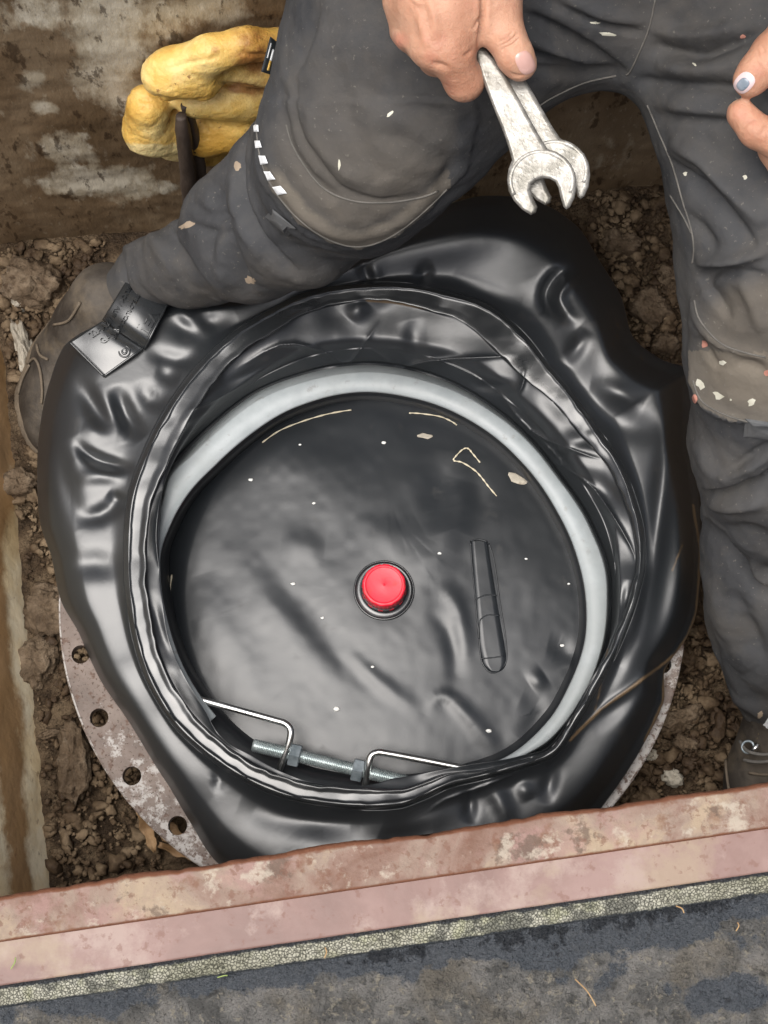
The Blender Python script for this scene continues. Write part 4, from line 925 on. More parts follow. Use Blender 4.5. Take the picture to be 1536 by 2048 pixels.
# upper flap: lines run from the top corner down to the fold
parts.append(lettering('MITTELDRUCK ROHR', q_up, zu, (.34, .93), (0, -1), (1, 0), .115))
parts.append(lettering('DRUCK / AUF / ZU', q_up, zu, (.10, .95), (0, -1), (1, 0), .13))
parts.append(lettering('VET', q_up, zu, (.76, .66), (.0, -1), (1, 0), .27, .0016))
parts.append(lettering('.:', q_up, zu, (.66, .34), (.0, -1), (1, 0), .25, .0014))
V, F = joinm(parts); obj('embossed_lettering', V, F, M['pvc_gloss'], tabo, smooth=False)
parts = [lettering('22AA', q_low, zl, (.20, .48), (.0, 1), (-1, .0), .20), lettering('GANN', q_low, zl, (.44, .52), (.0, 1), (-1, 0), .20)]
V, F = joinm(parts); obj('embossed_lettering', V, F, M['pvc_gloss'], tabo, smooth=False)
cr_ = up(249, 704, 0); parts = []
def ringp(cx, cy, r, rt, lift):
    out = []
    for k in range(33):
        a = 2 * math.pi * k / 32; x, y = cx + r * math.cos(a), cy + r * math.sin(a)
        out.append(up(x, y, zl(.86, .45) + lift))
    return tube(out, rt, 8, caps=False)
parts = [ringp(249, 703, 11, .0009, .0012), ringp(249, 703, 4.5, .0012, .0012)]
V, F = joinm(parts); obj('embossed_ring', V, F, M['pvc_gloss'], tabo)

# fibres and crumbs lying on the membrane
for pts, lab_ in [([(525, 886), (560, 862), (610, 842), (660, 828), (708, 820)], 'long pale curved fibre at the upper left inside the hoop'),
                  ([(818, 827), (840, 828), (880, 834), (905, 845), (914, 852)], 'short pale fibre at the top inside the hoop'),
                  ([(960, 926), (945, 908), (936, 898), (925, 900), (910, 915), (908, 922), (925, 926), (950, 942), (965, 958), (978, 975), (995, 995)], 'pale looped thread on the membrane at the upper right'),
                  ([(345, 1150), (340, 1200), (338, 1240), (338, 1290)], 'thin pale straight fibre at the left inside the hoop')]:
    L = drape_line(disc_tree, pts, .0012, 8)
    if len(L) > 3:
        V, F = tube(L, [.0007 * (1 + .4 * math.sin(k * 1.7)) for k in range(len(L))], 6); o = obj('fibre', V, F, M['fibre']); tag(o, lab_, 'fibre', 'loose fibres on the membrane')
iv0, iF0 = ico(1)
crumbs = [(502, 960, 4), (586, 1168, 4), (673, 1418, 6), (977, 1462, 5), (1124, 1291, 3.5), (879, 1107, 3.5), (628, 1007, 3), (645, 1236, 3), (768, 886, 4), (665, 1550, 3), (1137, 1168, 2.5), (1052, 1118, 2.5), (745, 1334, 3), (600, 890, 2.5), (697, 1562, 4)]
for k, (x, y, s) in enumerate(crumbs):
    p, _ = cast(disc_tree, x, y, .0008)
    lb = ['white crumb at the upper left between the hoop and the red cap', 'elongated white crumb level with the red cap on its left', 'largest white crumb, below the red cap above the threaded rod', 'white crumb at the lower right of the membrane near the hoop', 'white crumb near the right side of the hoop beside the strap end', 'white crumb above right of the red cap beside the strap top', 'tiny white crumb above the red cap, left of centre', 'tiny white crumb just below left of the red cap', 'tan-white crumb at the top of the membrane above the cap', 'white crumb between the threaded rod and the largest crumb', 'white speck at the right beside the hoop, level with the cap', 'white speck right of the strap top', 'white speck straight below the red cap', 'white speck near the long curved fibre at the upper left', 'white crumb next to the right hex nut on the rod'][k]
    if p is None: continue
    q = iv0 * np.array([1.2, .8, .6]) * s / 2200 * (1 + .4 * (np.random.RandomState(k).rand(len(iv0), 1) - .5)); o = obj('crumb', q + p, iF0, M['crumb']); tag(o, lb, 'crumb', 'white crumbs on the membrane')
for x, y, rx, ry, rt, lab_ in [(850, 873, 18, 6, .1, 'small tan crumb of earth near the top of the membrane'), (1035, 960, 26, 8, .45, 'grey sliver of wood with white blob near the right of the hoop'), (970, 866, 14, 4, .7, 'small tan splinter near the upper right of the hoop')]:
    pp = drape_patch(disc_tree, blobpoly(x, y, rx, ry, 10, rt, .3), .0025)
    if pp: o = obj('debris', pp[0], pp[1], M['palestone']); tag(o, lab_, 'debris', 'bits of debris on the membrane')

# ------------------------------------------------------------------ yellow foam on the far wall
def w2(px, py, off):   # point on the far wall under a pixel, lifted off the wall by off metres towards the camera
    d = ray(px, py); n = np.array([Vv[0], Vv[1], 0.0]); 
    p0 = pit(ub0, vb0, 0); dirw = pit(ub1, vb1, 0) - p0; nrm = np.array([dirw[1], -dirw[0], 0]); nrm /= np.linalg.norm(nrm)
    if nrm[1] > 0: nrm = -nrm
    t = ((p0 - CAM) @ nrm) / (d @ nrm); P_ = CAM + d * t
    tc_ = off / abs((d / np.linalg.norm(d)) @ nrm); return P_ - d / np.linalg.norm(d) * tc_
def fo(x, y, off, r): 
    P_ = w2(x, y, off); dd = F_PX / ((P_ - CAM)[1] * st - (P_ - CAM)[2] * ct); return (P_, r / dd)
prims = [chain([fo(330, 150, .030, 46), fo(420, 108, .030, 38), fo(490, 90, .026, 34), fo(570, 90, .02, 34)], .012),
         chain([fo(345, 150, .032, 44), fo(400, 158, .034, 44)], .014),
         chain([fo(296, 210, .024, 44), fo(296, 258, .026, 50), fo(330, 270, .024, 44)], .012), chain([fo(410, 255, .02, 60), fo(480, 235, .02, 60)], .012),
         chain([fo(385, 205, .028, 30), fo(450, 200, .026, 34), fo(545, 190, .02, 34)], .010),
         chain([fo(430, 130, .022, 34), fo(500, 140, .02, 36), fo(560, 140, .02, 34)], .010),
         chain([fo(345, 225, .014, 34), fo(420, 250, .014, 44), fo(430, 290, .010, 36)], .010),
         chain([fo(455, 240, .016, 30), fo(500, 225, .016, 28)], .008),
         chain([fo(340, 292, .012, 30), fo(420, 300, .012, 30)], .012),
         chain([fo(400, 170, .010, 60), fo(480, 170, .010, 70)], .01)]
V, F = blob(prims, .0035, 2, True)
N_ = normals(V, F); V = V + N_ * (.0014 * fbm(V, 60, 3, 3) + .0004 * fbm(V, 240, 2, 6))[:, None]
wx, wy = proj(V)
V = V + N_ * ridges(wx, wy, [([(300, 190), (370, 205), (420, 195)], 4, -.002), ([(255, 185), (290, 200), (330, 195)], 4, -.002), ([(330, 140), (380, 125), (440, 115)], 4, -.0015), ([(430, 165), (480, 172), (530, 180)], 4, -.003), ([(470, 100), (500, 110), (540, 108)], 4, -.002), ([(240, 290), (300, 310), (345, 305)], 4, .0015, 's')])[:, None]
mud = .55 * sstep(400, 520, wx) * sstep(260, 160, wy) * (.6 + .4 * sstep(560, 470, wx)) + .5 * np.exp(-(np.hypot(wx - 430, wy - 100) / 14) ** 2) + .4 * np.exp(-(np.hypot(wx - 295, wy - 250) / 12) ** 2) + .55 * np.exp(-(((wx - 480) / 40) ** 2 + ((wy - 178) / 9) ** 2)) + .5 * np.exp(-(((wx - 520) / 26) ** 2 + ((wy - 120) / 20) ** 2))
crust = sstep(270, 300, wy) * (wx < 370)
o = obj('foam_blob', V, F, M['foam'], attrs={'mud': mud, 'crust': crust}); tag(o, 'lumpy yellow expanding foam stuck to the far wall at the left', 'foam')
# dark sticks in front of the foam
def stickm(pts, offs, radii, seed):
    P3 = smoothpts([tuple(fo(x, y, f, 1)[0]) for (x, y), f in zip(pts, offs)], 8); m = len(P3); rad_ = np.interp(np.linspace(0, 1, m), np.linspace(0, 1, len(radii)), radii) / 2500
    V, F = tube(P3, rad_, 16); V = np.array(V); V = V + .0012 * fbm(V * np.array([1, 1, .4]), 120, 3, seed)[:, None] * np.array([1, 1, 0]); return V, F
V, F = stickm([(362, 232), (366, 262), (372, 320), (378, 380), (384, 440)], [.045, .048, .05, .05, .05], [11, 17, 17, 18, 18], 3)
o = obj('dark_stick', V, F, M['bark']); tag(o, 'thick dark brown stick standing in front of the yellow foam, left one', 'stick', 'dark sticks by the foam')
V, F = stickm([(368, 210), (380, 240), (392, 290), (400, 340), (405, 420)], [.034, .036, .038, .038, .038], [8, 11, 13, 14, 15], 8)
o = obj('dark_stick', V, F, M['bark']); tag(o, 'thinner dark stick with frayed top behind the thick one by the yellow foam', 'stick', 'dark sticks by the foam')

# ------------------------------------------------------------------ the worker
def nd(x, y, z, rpx): return (up(x, y, z), rpx / dens(x, y, z))
person = empty('person', up(1250, 300, ZF)); tag(person, 'worker in dark dirty trousers sitting astride the hoop, holding two spanners', 'person')
hipL = up(1130, -250, .470); hipR = up(1480, -250, .470); hipC = (hipL + hipR) / 2 + np.array([0, .03, .02])
TR = [chain([(hipL, .115), nd(960, -90, .455, 275), nd(850, 60, .430, 262), nd(775, 200, .395, 225), nd(715, 300, .360, 186), nd(700, 330, .340, 166)], .05),
      chain([nd(690, 360, .315, 140), nd(600, 430, .245, 138), nd(500, 490, .170, 112), nd(385, 525, .095, 84), nd(300, 550, .045, 66), nd(228, 605, -.005, 56)], .03),
      chain([nd(440, 420, .18, 66), nd(540, 350, .25, 80), nd(605, 260, .31, 84)], .03),
      chain([(hipR, .12), nd(1570, -60, .462, 290), nd(1590, 150, .445, 290), nd(1605, 380, .415, 250), nd(1600, 560, .375, 222), nd(1580, 660, .345, 196)], .05),
      chain([nd(1570, 740, .315, 182), nd(1570, 880, .255, 186), nd(1580, 960, .215, 176)], .03),
      chain([nd(1580, 960, .180, 170), nd(1570, 1120, .110, 165), nd(1580, 1240, .050, 160), nd(1590, 1340, .005, 128), nd(1590, 1400, -.02, 110)], .02),
      chain([nd(1080, -60, .455, 200), nd(1300, -110, .450, 215), nd(1500, -60, .455, 200)], .05),
      chain([(hipL, .115), (hipC, .12), (hipR, .115)], .05)]
V, F = blob(TR, .0062, 2, True)
Nn = normals(V, F); wx, wy = proj(V); view = CAM - V; view /= np.linalg.norm(view, axis=1)[:, None]; face = sstep(-.15, .25, (Nn * view).sum(1))
tr_folds = [
    # knee pocket left leg
    ([(530, 230), (545, 320), (590, 400), (650, 452), (720, 470), (800, 440), (880, 370)], 10, .0030, 'g'), ([(512, 240), (525, 330), (560, 400), (620, 462), (700, 494), (780, 475), (870, 405)], 5, .004, 's'),
    ([(590, 130), (600, 240), (650, 330), (700, 380), (770, 395), (850, 380)], 7, -.0035, 'a'), ([(560, 160), (575, 270), (620, 350), (680, 400)], 11, -.004), ([(620, 200), (635, 270), (680, 330), (735, 370)], 12, .003),
    ([(660, 100), (700, 250), (760, 360)], 26, -.004), ([(760, 190), (840, 260), (930, 290)], 24, .003), ([(700, 160), (790, 210), (900, 220)], 18, -.003), ([(640, 10), (620, 80), (590, 150)], 14, -.005, 'a'), ([(880, 300), (900, 330), (870, 380)], 12, -.003),
    # calf folds
    ([(500, 250), (480, 320), (490, 400), (530, 480), (600, 550)], 13, -.010, 'a'), ([(470, 260), (445, 330), (440, 400), (470, 500), (510, 590)], 13, -.010, 'a'), ([(520, 290), (530, 370), (570, 440), (640, 490)], 12, .006),
    ([(485, 270), (465, 350), (475, 430), (520, 520)], 12, .006), ([(440, 320), (425, 400), (440, 500), (450, 600)], 14, .005), ([(400, 340), (420, 360), (430, 440), (420, 520)], 10, -.005),
    ([(330, 440), (360, 500), (400, 560), (440, 600)], 14, -.009, 'a'), ([(300, 450), (330, 520), (350, 560)], 14, .004), ([(560, 470), (640, 520), (720, 520)], 14, -.005), ([(540, 540), (620, 560), (680, 540)], 14, .004),
    ([(370, 400), (420, 430), (480, 440)], 9, -.003), ([(360, 430), (410, 460), (470, 475)], 9, -.003), ([(250, 480), (262, 500), (320, 470)], 10, .004), ([(245, 500), (250, 560), (270, 600)], 9, -.006, 'a'), ([(380, 350), (440, 320), (500, 230)], 9, .005, 's'),
    # lap and crotch
    ([(1040, 20), (1130, 60), (1220, 120), (1255, 150)], 14, -.009, 'a'), ([(1080, 0), (1180, 40), (1285, 70)], 12, -.007, 'b'), ([(1030, 60), (1120, 100), (1230, 145)], 14, .006), ([(1000, 95), (1120, 120), (1240, 150)], 10, -.007, 'g'), ([(1040, 130), (1140, 145), (1240, 155)], 10, -.005),
    ([(1120, 0), (1200, 30), (1290, 50)], 14, .006), ([(1300, 95), (1390, 110), (1450, 90), (1536, 60)], 12, -.010, 'g'), ([(1300, 60), (1400, 70), (1480, 50)], 14, .006), ([(1270, 160), (1340, 170), (1440, 175), (1536, 190)], 12, -.008, 'g'), ([(1310, 130), (1400, 140), (1480, 130)], 16, .006), ([(1290, 200), (1400, 220), (1536, 230)], 14, .004), ([(1300, 235), (1400, 240), (1536, 255)], 10, -.005),
    ([(1340, 280), (1400, 310), (1450, 360), (1530, 450)], 16, .010, 'g'), ([(1330, 310), (1400, 360), (1470, 430), (1520, 500)], 14, -.007, 'a'), ([(1370, 420), (1420, 480), (1440, 500)], 12, -.004), ([(1390, 525), (1450, 520), (1536, 500)], 12, .009, 'g'), ([(1395, 550), (1430, 600), (1460, 640)], 14, -.006, 'b'), ([(1480, 540), (1510, 600), (1530, 660)], 16, .005), ([(1400, 560), (1430, 545), (1536, 545)], 10, -.006),
    # right knee pad
    ([(1388, 600), (1400, 640), (1450, 690), (1536, 715)], 6, .004, 's'), ([(1386, 740), (1410, 800), (1460, 830), (1540, 848)], 6, .005, 's'), ([(1400, 670), (1430, 720), (1450, 730)], 8, -.004), ([(1470, 720), (1536, 740)], 10, -.004),
    # right calf
    ([(1395, 985), (1440, 985), (1500, 965), (1560, 930)], 10, -.012, 'a'), ([(1440, 960), (1500, 930), (1560, 900)], 12, .006), ([(1450, 950), (1500, 915), (1545, 885)], 8, -.006), ([(1390, 880), (1420, 940), (1430, 970)], 14, .004),
    ([(1400, 1000), (1460, 1010), (1536, 1000)], 12, .006), ([(1440, 1060), (1500, 1060), (1560, 1090)], 14, -.005), ([(1500, 1120), (1530, 1150), (1560, 1150)], 8, .008), ([(1400, 1010), (1440, 1060), (1490, 1120), (1536, 1175)], 8, .006, 's'), ([(1410, 1035), (1450, 1090), (1500, 1150), (1550, 1200)], 14, -.014, 'g'),
    ([(1430, 1150), (1450, 1240), (1500, 1340)], 22, .006), ([(1460, 1180), (1500, 1260), (1536, 1330)], 16, -.006), ([(1440, 1300), (1470, 1380), (1536, 1440)], 14, .005), ([(1410, 1250), (1440, 1350), (1470, 1400)], 14, -.005)]
dsp = ridges(wx, wy, tr_folds) * face * 1.15
dsp += .0035 * fbm(V, 22, 3, 14) + .0012 * fbm(V, 80, 3, 15)
padL = [(600, -60), (548, 120), (512, 230), (520, 300), (550, 380), (600, 440), (660, 480), (720, 494), (790, 470), (870, 405), (930, 345), (960, 230), (900, 60), (820, -60)]
padR = [(1384, 600), (1378, 700), (1388, 760), (1412, 805), (1462, 832), (1600, 858), (1700, 800), (1700, 560), (1550, 520), (1450, 540)]
dirt = (sstep(-5, 60, inpoly(wx, wy, padL)) * (.35 + .5 * sstep(200, 460, wy)) + sstep(-5, 60, inpoly(wx, wy, padR)) * .8) * face
dirt = np.maximum(dirt, .35 * face * sstep(520, 600, wy) * (wx < 800)); dirt = np.maximum(dirt, .28 * face * (wx > 1100) * sstep(600, 200, wy) )
hemL = inpoly(wx, wy, padL); hemR = inpoly(wx, wy, padR)
pad = (sstep(-2, 4, hemL) * sstep(60, 20, hemL) * sstep(250, 380, wy) * (wx < 900) + sstep(-2, 4, hemR) * (wy > 700)) * face
dsp += face * .0022 * (sstep(-3, 3, hemL) * (wy > 200) + sstep(-3, 3, hemR))
V = V + Nn * dsp[:, None]
tro = obj('trousers', V, F, M['cloth'], person, attrs={'dirt': dirt, 'pad': pad})
tr_tree = bvh(V, F)
parts = []
for pts in [[(573, 250), (590, 300), (640, 370), (700, 400), (770, 405), (840, 395), (880, 380)], [(512, 245), (522, 320), (550, 382), (600, 440), (660, 480), (720, 493), (780, 474), (840, 430), (900, 372)],
            [(1310, 0), (1300, 50), (1285, 90), (1262, 140), (1252, 150)], [(1080, 210), (1110, 192), (1170, 165), (1240, 150)], [(1295, 210), (1320, 270), (1345, 330), (1365, 400), (1383, 460), (1388, 500), (1384, 530)], [(1340, 390), (1365, 430), (1385, 470)],
            [(1389, 600), (1400, 640), (1440, 685), (1490, 705), (1536, 715)], [(1386, 760), (1402, 800), (1440, 825), (1490, 842), (1536, 850)]]:
    L = drape_line(tr_tree, pts, .0002, 8)
    if len(L) > 3: parts.append(tube(L, .0007, 6))
for V, F in parts: obj('seam', V, F, M['seam'], tro)
for quad in [[(509, 250), (519, 250), (520, 264), (510, 264)], [(511, 281), (522, 281), (526, 295), (513, 297)], [(519, 311), (532, 311), (538, 326), (523, 329)], [(529, 342), (542, 342), (553, 358), (537, 360)], [(546, 373), (562, 371), (575, 386), (557, 389)]]:
    pp = drape_patch(tr_tree, [((a[0] * (3 - k) + b[0] * k) / 3, (a[1] * (3 - k) + b[1] * k) / 3) for a, b in zip(quad, quad[1:] + quad[:1]) for k in range(3)], .0016, 3)
    if pp: obj('reflective_square', pp[0], pp[1], M['reflect'], tro, smooth=False)
pp = drape_patch(tr_tree, [(548, 416), (594, 455), (576, 470), (533, 432)], .0022, 4); obj('cloth_tab', pp[0], pp[1], M['flap'], tro, smooth=False) if pp else None
pp = drape_patch(tr_tree, [(1492, 836), (1560, 845), (1560, 880), (1488, 872)], .0022, 4); obj('cloth_tab', pp[0], pp[1], M['flap'], tro, smooth=False) if pp else None
pw, prd, ptn = [], [], []
for x, y, rx, ry, rt in [(678, 330, 4, 14, .1), (780, 228, 10, 4, -.6), (1190, 46, 12, 4, 0), (1215, 68, 20, 4, .1), (1400, 770, 8, 12, -.5), (1436, 790, 16, 10, .7), (1503, 805, 11, 8, 0), (1446, 725, 7, 8, 0), (1370, 348, 6, 5, 0), (1490, 355, 5, 5, 0), (323, 432, 4, 14, .3), (1462, 800, 4, 3, 0), (1390, 130, 6, 3, .6)]:
    pp = drape_patch(tr_tree, blobpoly(x, y, rx * .8, ry * .8, 9, rt, .45), .0003, 3); pw.append(pp) if pp else None
for x, y, rx, ry in [(1410, 688, 8, 7), (1536, 745, 7, 6), (1390, 798, 5, 8), (1485, 72, 6, 5)]:
    pp = drape_patch(tr_tree, blobpoly(x, y, rx, ry, 9, 0, .3), .0006, 3); prd.append(pp) if pp else None
for x, y, rx, ry, rt in [(474, 332, 9, 10, 0), (375, 450, 20, 7, -.4), (500, 560, 14, 8, .4), (1520, 1430, 6, 10, .4)]:
    pp = drape_patch(tr_tree, blobpoly(x, y, rx * .8, ry * .8, 17, rt, .28), .0003, 3); ptn.append(pp) if pp else None
for nm, lst, m in (('paint_fleck', pw, 'paint_white'), ('red_fleck', prd, 'paint_red'), ('mud_spot', ptn, 'paint_tan')):
    for V, F in lst: obj(nm, V, F, M[m], tro)
# woven tag at the side seam of the thigh
def quad3(name, px4, z4, mat, par, n=6, thick=.0008):
    V = []
    P4 = [up(x, y, z) for (x, y), z in zip(px4, z4)]
    for i in range(n):
        for j in range(n):
            u, v = i / (n - 1), j / (n - 1); V.append((P4[0] * (1 - u) + P4[1] * u) * (1 - v) + (P4[3] * (1 - u) + P4[2] * u) * v)
    o = obj(name, V, grid_faces(n, n), mat, par); md = o.modifiers.new('s', 'SOLIDIFY'); md.thickness = thick; return o
q4 = [(540, 74), (560, 90), (542, 150), (522, 143)]
zt_ = .405
tg = quad3('woven_tag', q4, [zt_, zt_ - .01, zt_ - .01, zt_], M['black_tag'], tro)
def on_tag(u, v, r0_, r1_, m, nm):
    x = lambda a, b: (q4[0][0] * (1 - a) + q4[1][0] * a) * (1 - b) + (q4[3][0] * (1 - a) + q4[2][0] * a) * b
    y = lambda a, b: (q4[0][1] * (1 - a) + q4[1][1] * a) * (1 - b) + (q4[3][1] * (1 - a) + q4[2][1] * a) * b
    pts = [(u - r0_, v - r1_), (u + r0_, v - r1_), (u + r0_, v + r1_), (u - r0_, v + r1_)]
    return quad3(nm, [(x(a, b), y(a, b)) for a, b in pts], [zt_ + .0012 - .01 * a for a, b in pts], M[m], tg, 2, .0002)
on_tag(.62, .42, .12, .17, 'reflect', 'tag_print'); on_tag(.62, .75, .12, .15, 'paint_orange', 'tag_print'); on_tag(.25, .35, .06, .22, 'reflect', 'tag_print')

# boots
def boot(prims, solepr, laces, seams):
    V, F = blob(prims, .0045, 2, True); N_ = normals(V, F); V = V + N_ * (.0016 * fbm(V, 40, 3, 3))[:, None]
    b = obj('boot', V, F, M['boot'], person)
    V, F = blob(solepr, .0045, 1, True); obj('sole', V, F, M['sole'], b)
    bt = bvh(*blob(prims, .0045, 2, True))
    for sm in seams:
        L = drape_line(bt, sm, .0016, 8)
        if len(L) > 3: v, f = tube(L, .0014, 6); obj('stitched_edge', v, f, M['sole'], b)
    for pts, zz_, r in laces:
        L = [up(x, y, z) for (x, y), z in zip(pts, zz_)]; L = smoothpts([tuple(q) for q in L], 5); v, f = tube(L, r, 8); obj('lace', v, f, M['seam'], b)
    return b
zb_ = ZF + .012
boot([chain([nd(215, 600, .01, 78), nd(190, 660, -.03, 84), nd(155, 730, -.058, 88), nd(130, 800, -.072, 84), nd(124, 846, -.078, 74)], .03, .8)],
     [chain([nd(190, 660, -.108, 92), nd(150, 730, -.108, 96), nd(128, 800, -.108, 98), nd(122, 842, -.108, 84)], .02, .28)],
     [], [[(62, 730), (44, 770), (34, 830), (46, 875), (80, 900)], [(58, 728), (72, 718), (82, 740), (86, 780), (84, 810)], [(76, 690), (82, 710), (100, 720)], [(110, 650), (140, 640), (165, 600)]])
b2 = boot([chain([nd(1590, 1400, .0, 92), nd(1585, 1480, -.035, 98), nd(1560, 1560, -.060, 104), nd(1545, 1660, -.075, 104), nd(1540, 1740, -.082, 90)], .03, .8)],
     [chain([nd(1590, 1440, -.11, 96), nd(1565, 1560, -.11, 112), nd(1548, 1660, -.11, 112), nd(1545, 1740, -.11, 98)], .02, .28)],
     [([(1480, 1482), (1492, 1500), (1515, 1508), (1545, 1508), (1600, 1500)], [-.002, .008, .016, .02, .024], .0015), ([(1488, 1520), (1515, 1524), (1560, 1520), (1610, 1515)], [-.01, .002, .010, .014], .0015)], [[(1460, 1480), (1455, 1530), (1462, 1590)], [(1500, 1545), (1540, 1548), (1600, 1540)]])
V, F = tube(smoothpts([tuple(up(1496 + 12 * math.cos(a), 1494 + 12 * math.sin(a), .004)) for a in np.linspace(0, 2 * math.pi, 13)], 3), .0011, 8); obj('lace_ring', V, F, M['nut'], b2)
V, F = tube([up(1505, 1504, .008), up(1516, 1488, .010)], .0024, 8); obj('lace_hook', V, F, M['zinc'], b2)
pp = drape_patch(tr_tree, [(1545, 1415), (1575, 1440), (1530, 1478), (1508, 1466)], .0016, 3); obj('reflective_band', pp[0], pp[1], M['reflect'], tro, smooth=False) if pp else None

# upper body, head, hair, arms (above and behind the frame)
shC = hipC + np.array([0, -.02, .44]); shL = shC + np.array([-.19, 0, 0]); shR = shC + np.array([.19, 0, 0])
neck = shC + np.array([0, -.03, .07]); headp = shC + np.array([0, -.075, .19])
wrL = up(905, -150, .585); wrR = up(1760, 60, .56)
elL = (shL + wrL) / 2 + np.array([-.14, .05, -.06]); elR = (shR + wrR) / 2 + np.array([.14, .05, -.06])
JK = [chain([(hipC + np.array([0, .0, .03]), .135), (hipC + np.array([0, -.01, .2]), .135), (shC + np.array([0, 0, -.08]), .145)], .06), chain([(shL, .075), (shR, .075)], .06),
      chain([(shL, .07), (elL, .056), (wrL + (elL - wrL) * .18, .045)], .03), chain([(shR, .07), (elR, .056), (wrR + (elR - wrR) * .18, .045)], .03), chain([(shC, .07), (neck + np.array([0, 0, -.02]), .062)], .03)]
V, F = blob(JK, .010, 2, True); N_ = normals(V, F); V = V + N_ * (.006 * fbm(V, 14, 3, 3))[:, None]
obj('jacket', V, F, M['cloth_plain'], person)
# head
HD = [chain([(headp + np.array([0, .01, .02]), .078), (headp + np.array([0, -.015, -.02]), .070)], .02), chain([(headp + np.array([0, -.045, -.065]), .035), (headp + np.array([0, -.03, -.05]), .05)], .03),
      chain([(neck, .055), (shC, .055)], .03), chain([(headp + np.array([0, -.088, -.0]), .009), (headp + np.array([0, -.100, -.030]), .013)], .012),
      chain([(headp + np.array([-.078, .0, -.015]), .014), (headp + np.array([-.080, .008, .01]), .016)], .008), chain([(headp + np.array([.078, .0, -.015]), .014), (headp + np.array([.080, .008, .01]), .016)], .008),
      chain([(headp + np.array([-.02, -.082, -.060]), .006), (headp + np.array([.02, -.082, -.060]), .006)], .006), chain([(headp + np.array([-.03, -.078, .012]), .010), (headp + np.array([.03, -.078, .012]), .010)], .02),
      chain([(hipC, .09), (shC + np.array([0, 0, -.05]), .10)], .05), chain([(shL, .05), (elL, .042), (wrL, .030)], .02), chain([(shR, .05), (elR, .042), (wrR, .030)], .02)]
bodyV, bodyF = blob(HD, .008, 1, True)

# hands
def hn(x, y, z, r): return nd(x, y, z, r)
HA = [chain([hn(905, -150, .588, 100), hn(905, -60, .580, 100)], .02, .75),
      chain([hn(940, -60, .575, 58), hn(920, 40, .572, 50), hn(903, 108, .566, 43)], .014), chain([hn(900, -60, .580, 58), hn(880, 20, .578, 50), hn(862, 88, .570, 41)], .014),
      chain([hn(860, -60, .575, 56), hn(843, 10, .572, 46), hn(828, 66, .560, 34)], .014), chain([hn(825, -60, .565, 52), hn(810, 0, .560, 42), hn(806, 62, .548, 27)], .012),
      chain([hn(903, 112, .562, 41), hn(917, 140, .556, 38), hn(928, 160, .549, 39)], .006), chain([hn(928, 163, .546, 38), hn(945, 150, .532, 32), hn(968, 120, .522, 28)], .006),
      chain([hn(860, 96, .564, 38), hn(872, 118, .546, 34), hn(905, 118, .524, 30), hn(945, 90, .514, 27)], .006),
      chain([hn(826, 72, .553, 33), hn(842, 92, .533, 30), hn(880, 92, .514, 28), hn(920, 60, .508, 25)], .006), chain([hn(806, 64, .540, 26), hn(822, 78, .522, 25), hn(855, 70, .508, 23), hn(890, 40, .505, 21)], .006),
      chain([hn(965, -90, .575, 62), hn(985, -20, .572, 54), hn(996, 25, .570, 45)], .018), chain([hn(998, 30, .570, 43), hn(1012, 75, .568, 40), hn(1030, 112, .563, 38), hn(1040, 128, .559, 35)], .005)]
V, F = blob(HA, .0021, 2, True)
N_ = normals(V, F); wx, wy = proj(V); view = CAM - V; view /= np.linalg.norm(view, axis=1)[:, None]; fc = sstep(0, .4, (N_ * view).sum(1))
hf = [([(965, -30), (968, 20), (964, 60), (958, 95)], 5, -.0035, 'g'), ([(1000, 92), (1020, 82), (1036, 66)], 2.6, -.0009), ([(1002, 100), (1026, 88), (1038, 76)], 2.4, -.0009), ([(996, 84), (1012, 78), (1028, 62)], 2.4, -.0006),
      ([(925, 112), (935, 108), (945, 100)], 3, -.0008), ([(945, 60), (955, 45), (965, 30)], 3, -.0008), ([(840, 20), (845, 60), (855, 95)], 10, .0012), ([(795, 60), (800, 85), (812, 100)], 8, .0010), ([(850, -20), (870, 40), (868, 80)], 9, .0012), ([(860, 128), (880, 130), (900, 138)], 6, -.0010), ([(810, -40), (830, 0), (850, 10)], 5, .0008), ([(1018, 145), (1035, 152), (1052, 148)], 3, -.0006)]
V = V + N_ * (ridges(wx, wy, hf) * fc * 1.6 + .0003 * fbm(V, 160, 3, 5))[:, None]
red = .8 * np.exp(-(np.hypot(wx - 800, wy - 82) / 22) ** 2) + .5 * np.exp(-(np.hypot(wx - 862, wy - 118) / 26) ** 2) + .3 * np.exp(-(np.hypot(wx - 925, wy - 170) / 30) ** 2) + .3 * np.exp(-(np.hypot(wx - 1000, wy - 130) / 30) ** 2)
h1V, h1F = V, F; h1red = red
HB = [chain([hn(1760, 60, .56, 105), hn(1700, 90, .555, 110)], .02, .8), chain([hn(1700, 60, .560, 60), hn(1640, 50, .565, 52), hn(1590, 62, .567, 46)], .014), chain([hn(1588, 64, .567, 45), hn(1545, 105, .566, 42), hn(1512, 145, .562, 38), hn(1500, 160, .560, 35)], .005),
      chain([hn(1700, 120, .550, 62), hn(1640, 170, .545, 52)], .014), chain([hn(1640, 175, .545, 46), hn(1600, 262, .540, 40), hn(1560, 282, .538, 38), hn(1512, 262, .540, 34), hn(1482, 228, .542, 30)], .006),
      chain([hn(1710, 150, .540, 60), hn(1670, 230, .530, 46), hn(1630, 310, .520, 40), hn(1575, 330, .515, 36), hn(1545, 300, .515, 31)], .006), chain([hn(1730, 170, .53, 56), hn(1710, 260, .515, 42), hn(1680, 330, .505, 36), hn(1630, 345, .500, 32)], .006),
      chain([hn(1750, 170, .52, 50), hn(1750, 260, .505, 38), hn(1725, 320, .495, 31), hn(1690, 335, .490, 27)], .006), chain([hn(1640, 120, .535, 60), hn(1640, 200, .520, 50)], .02)]
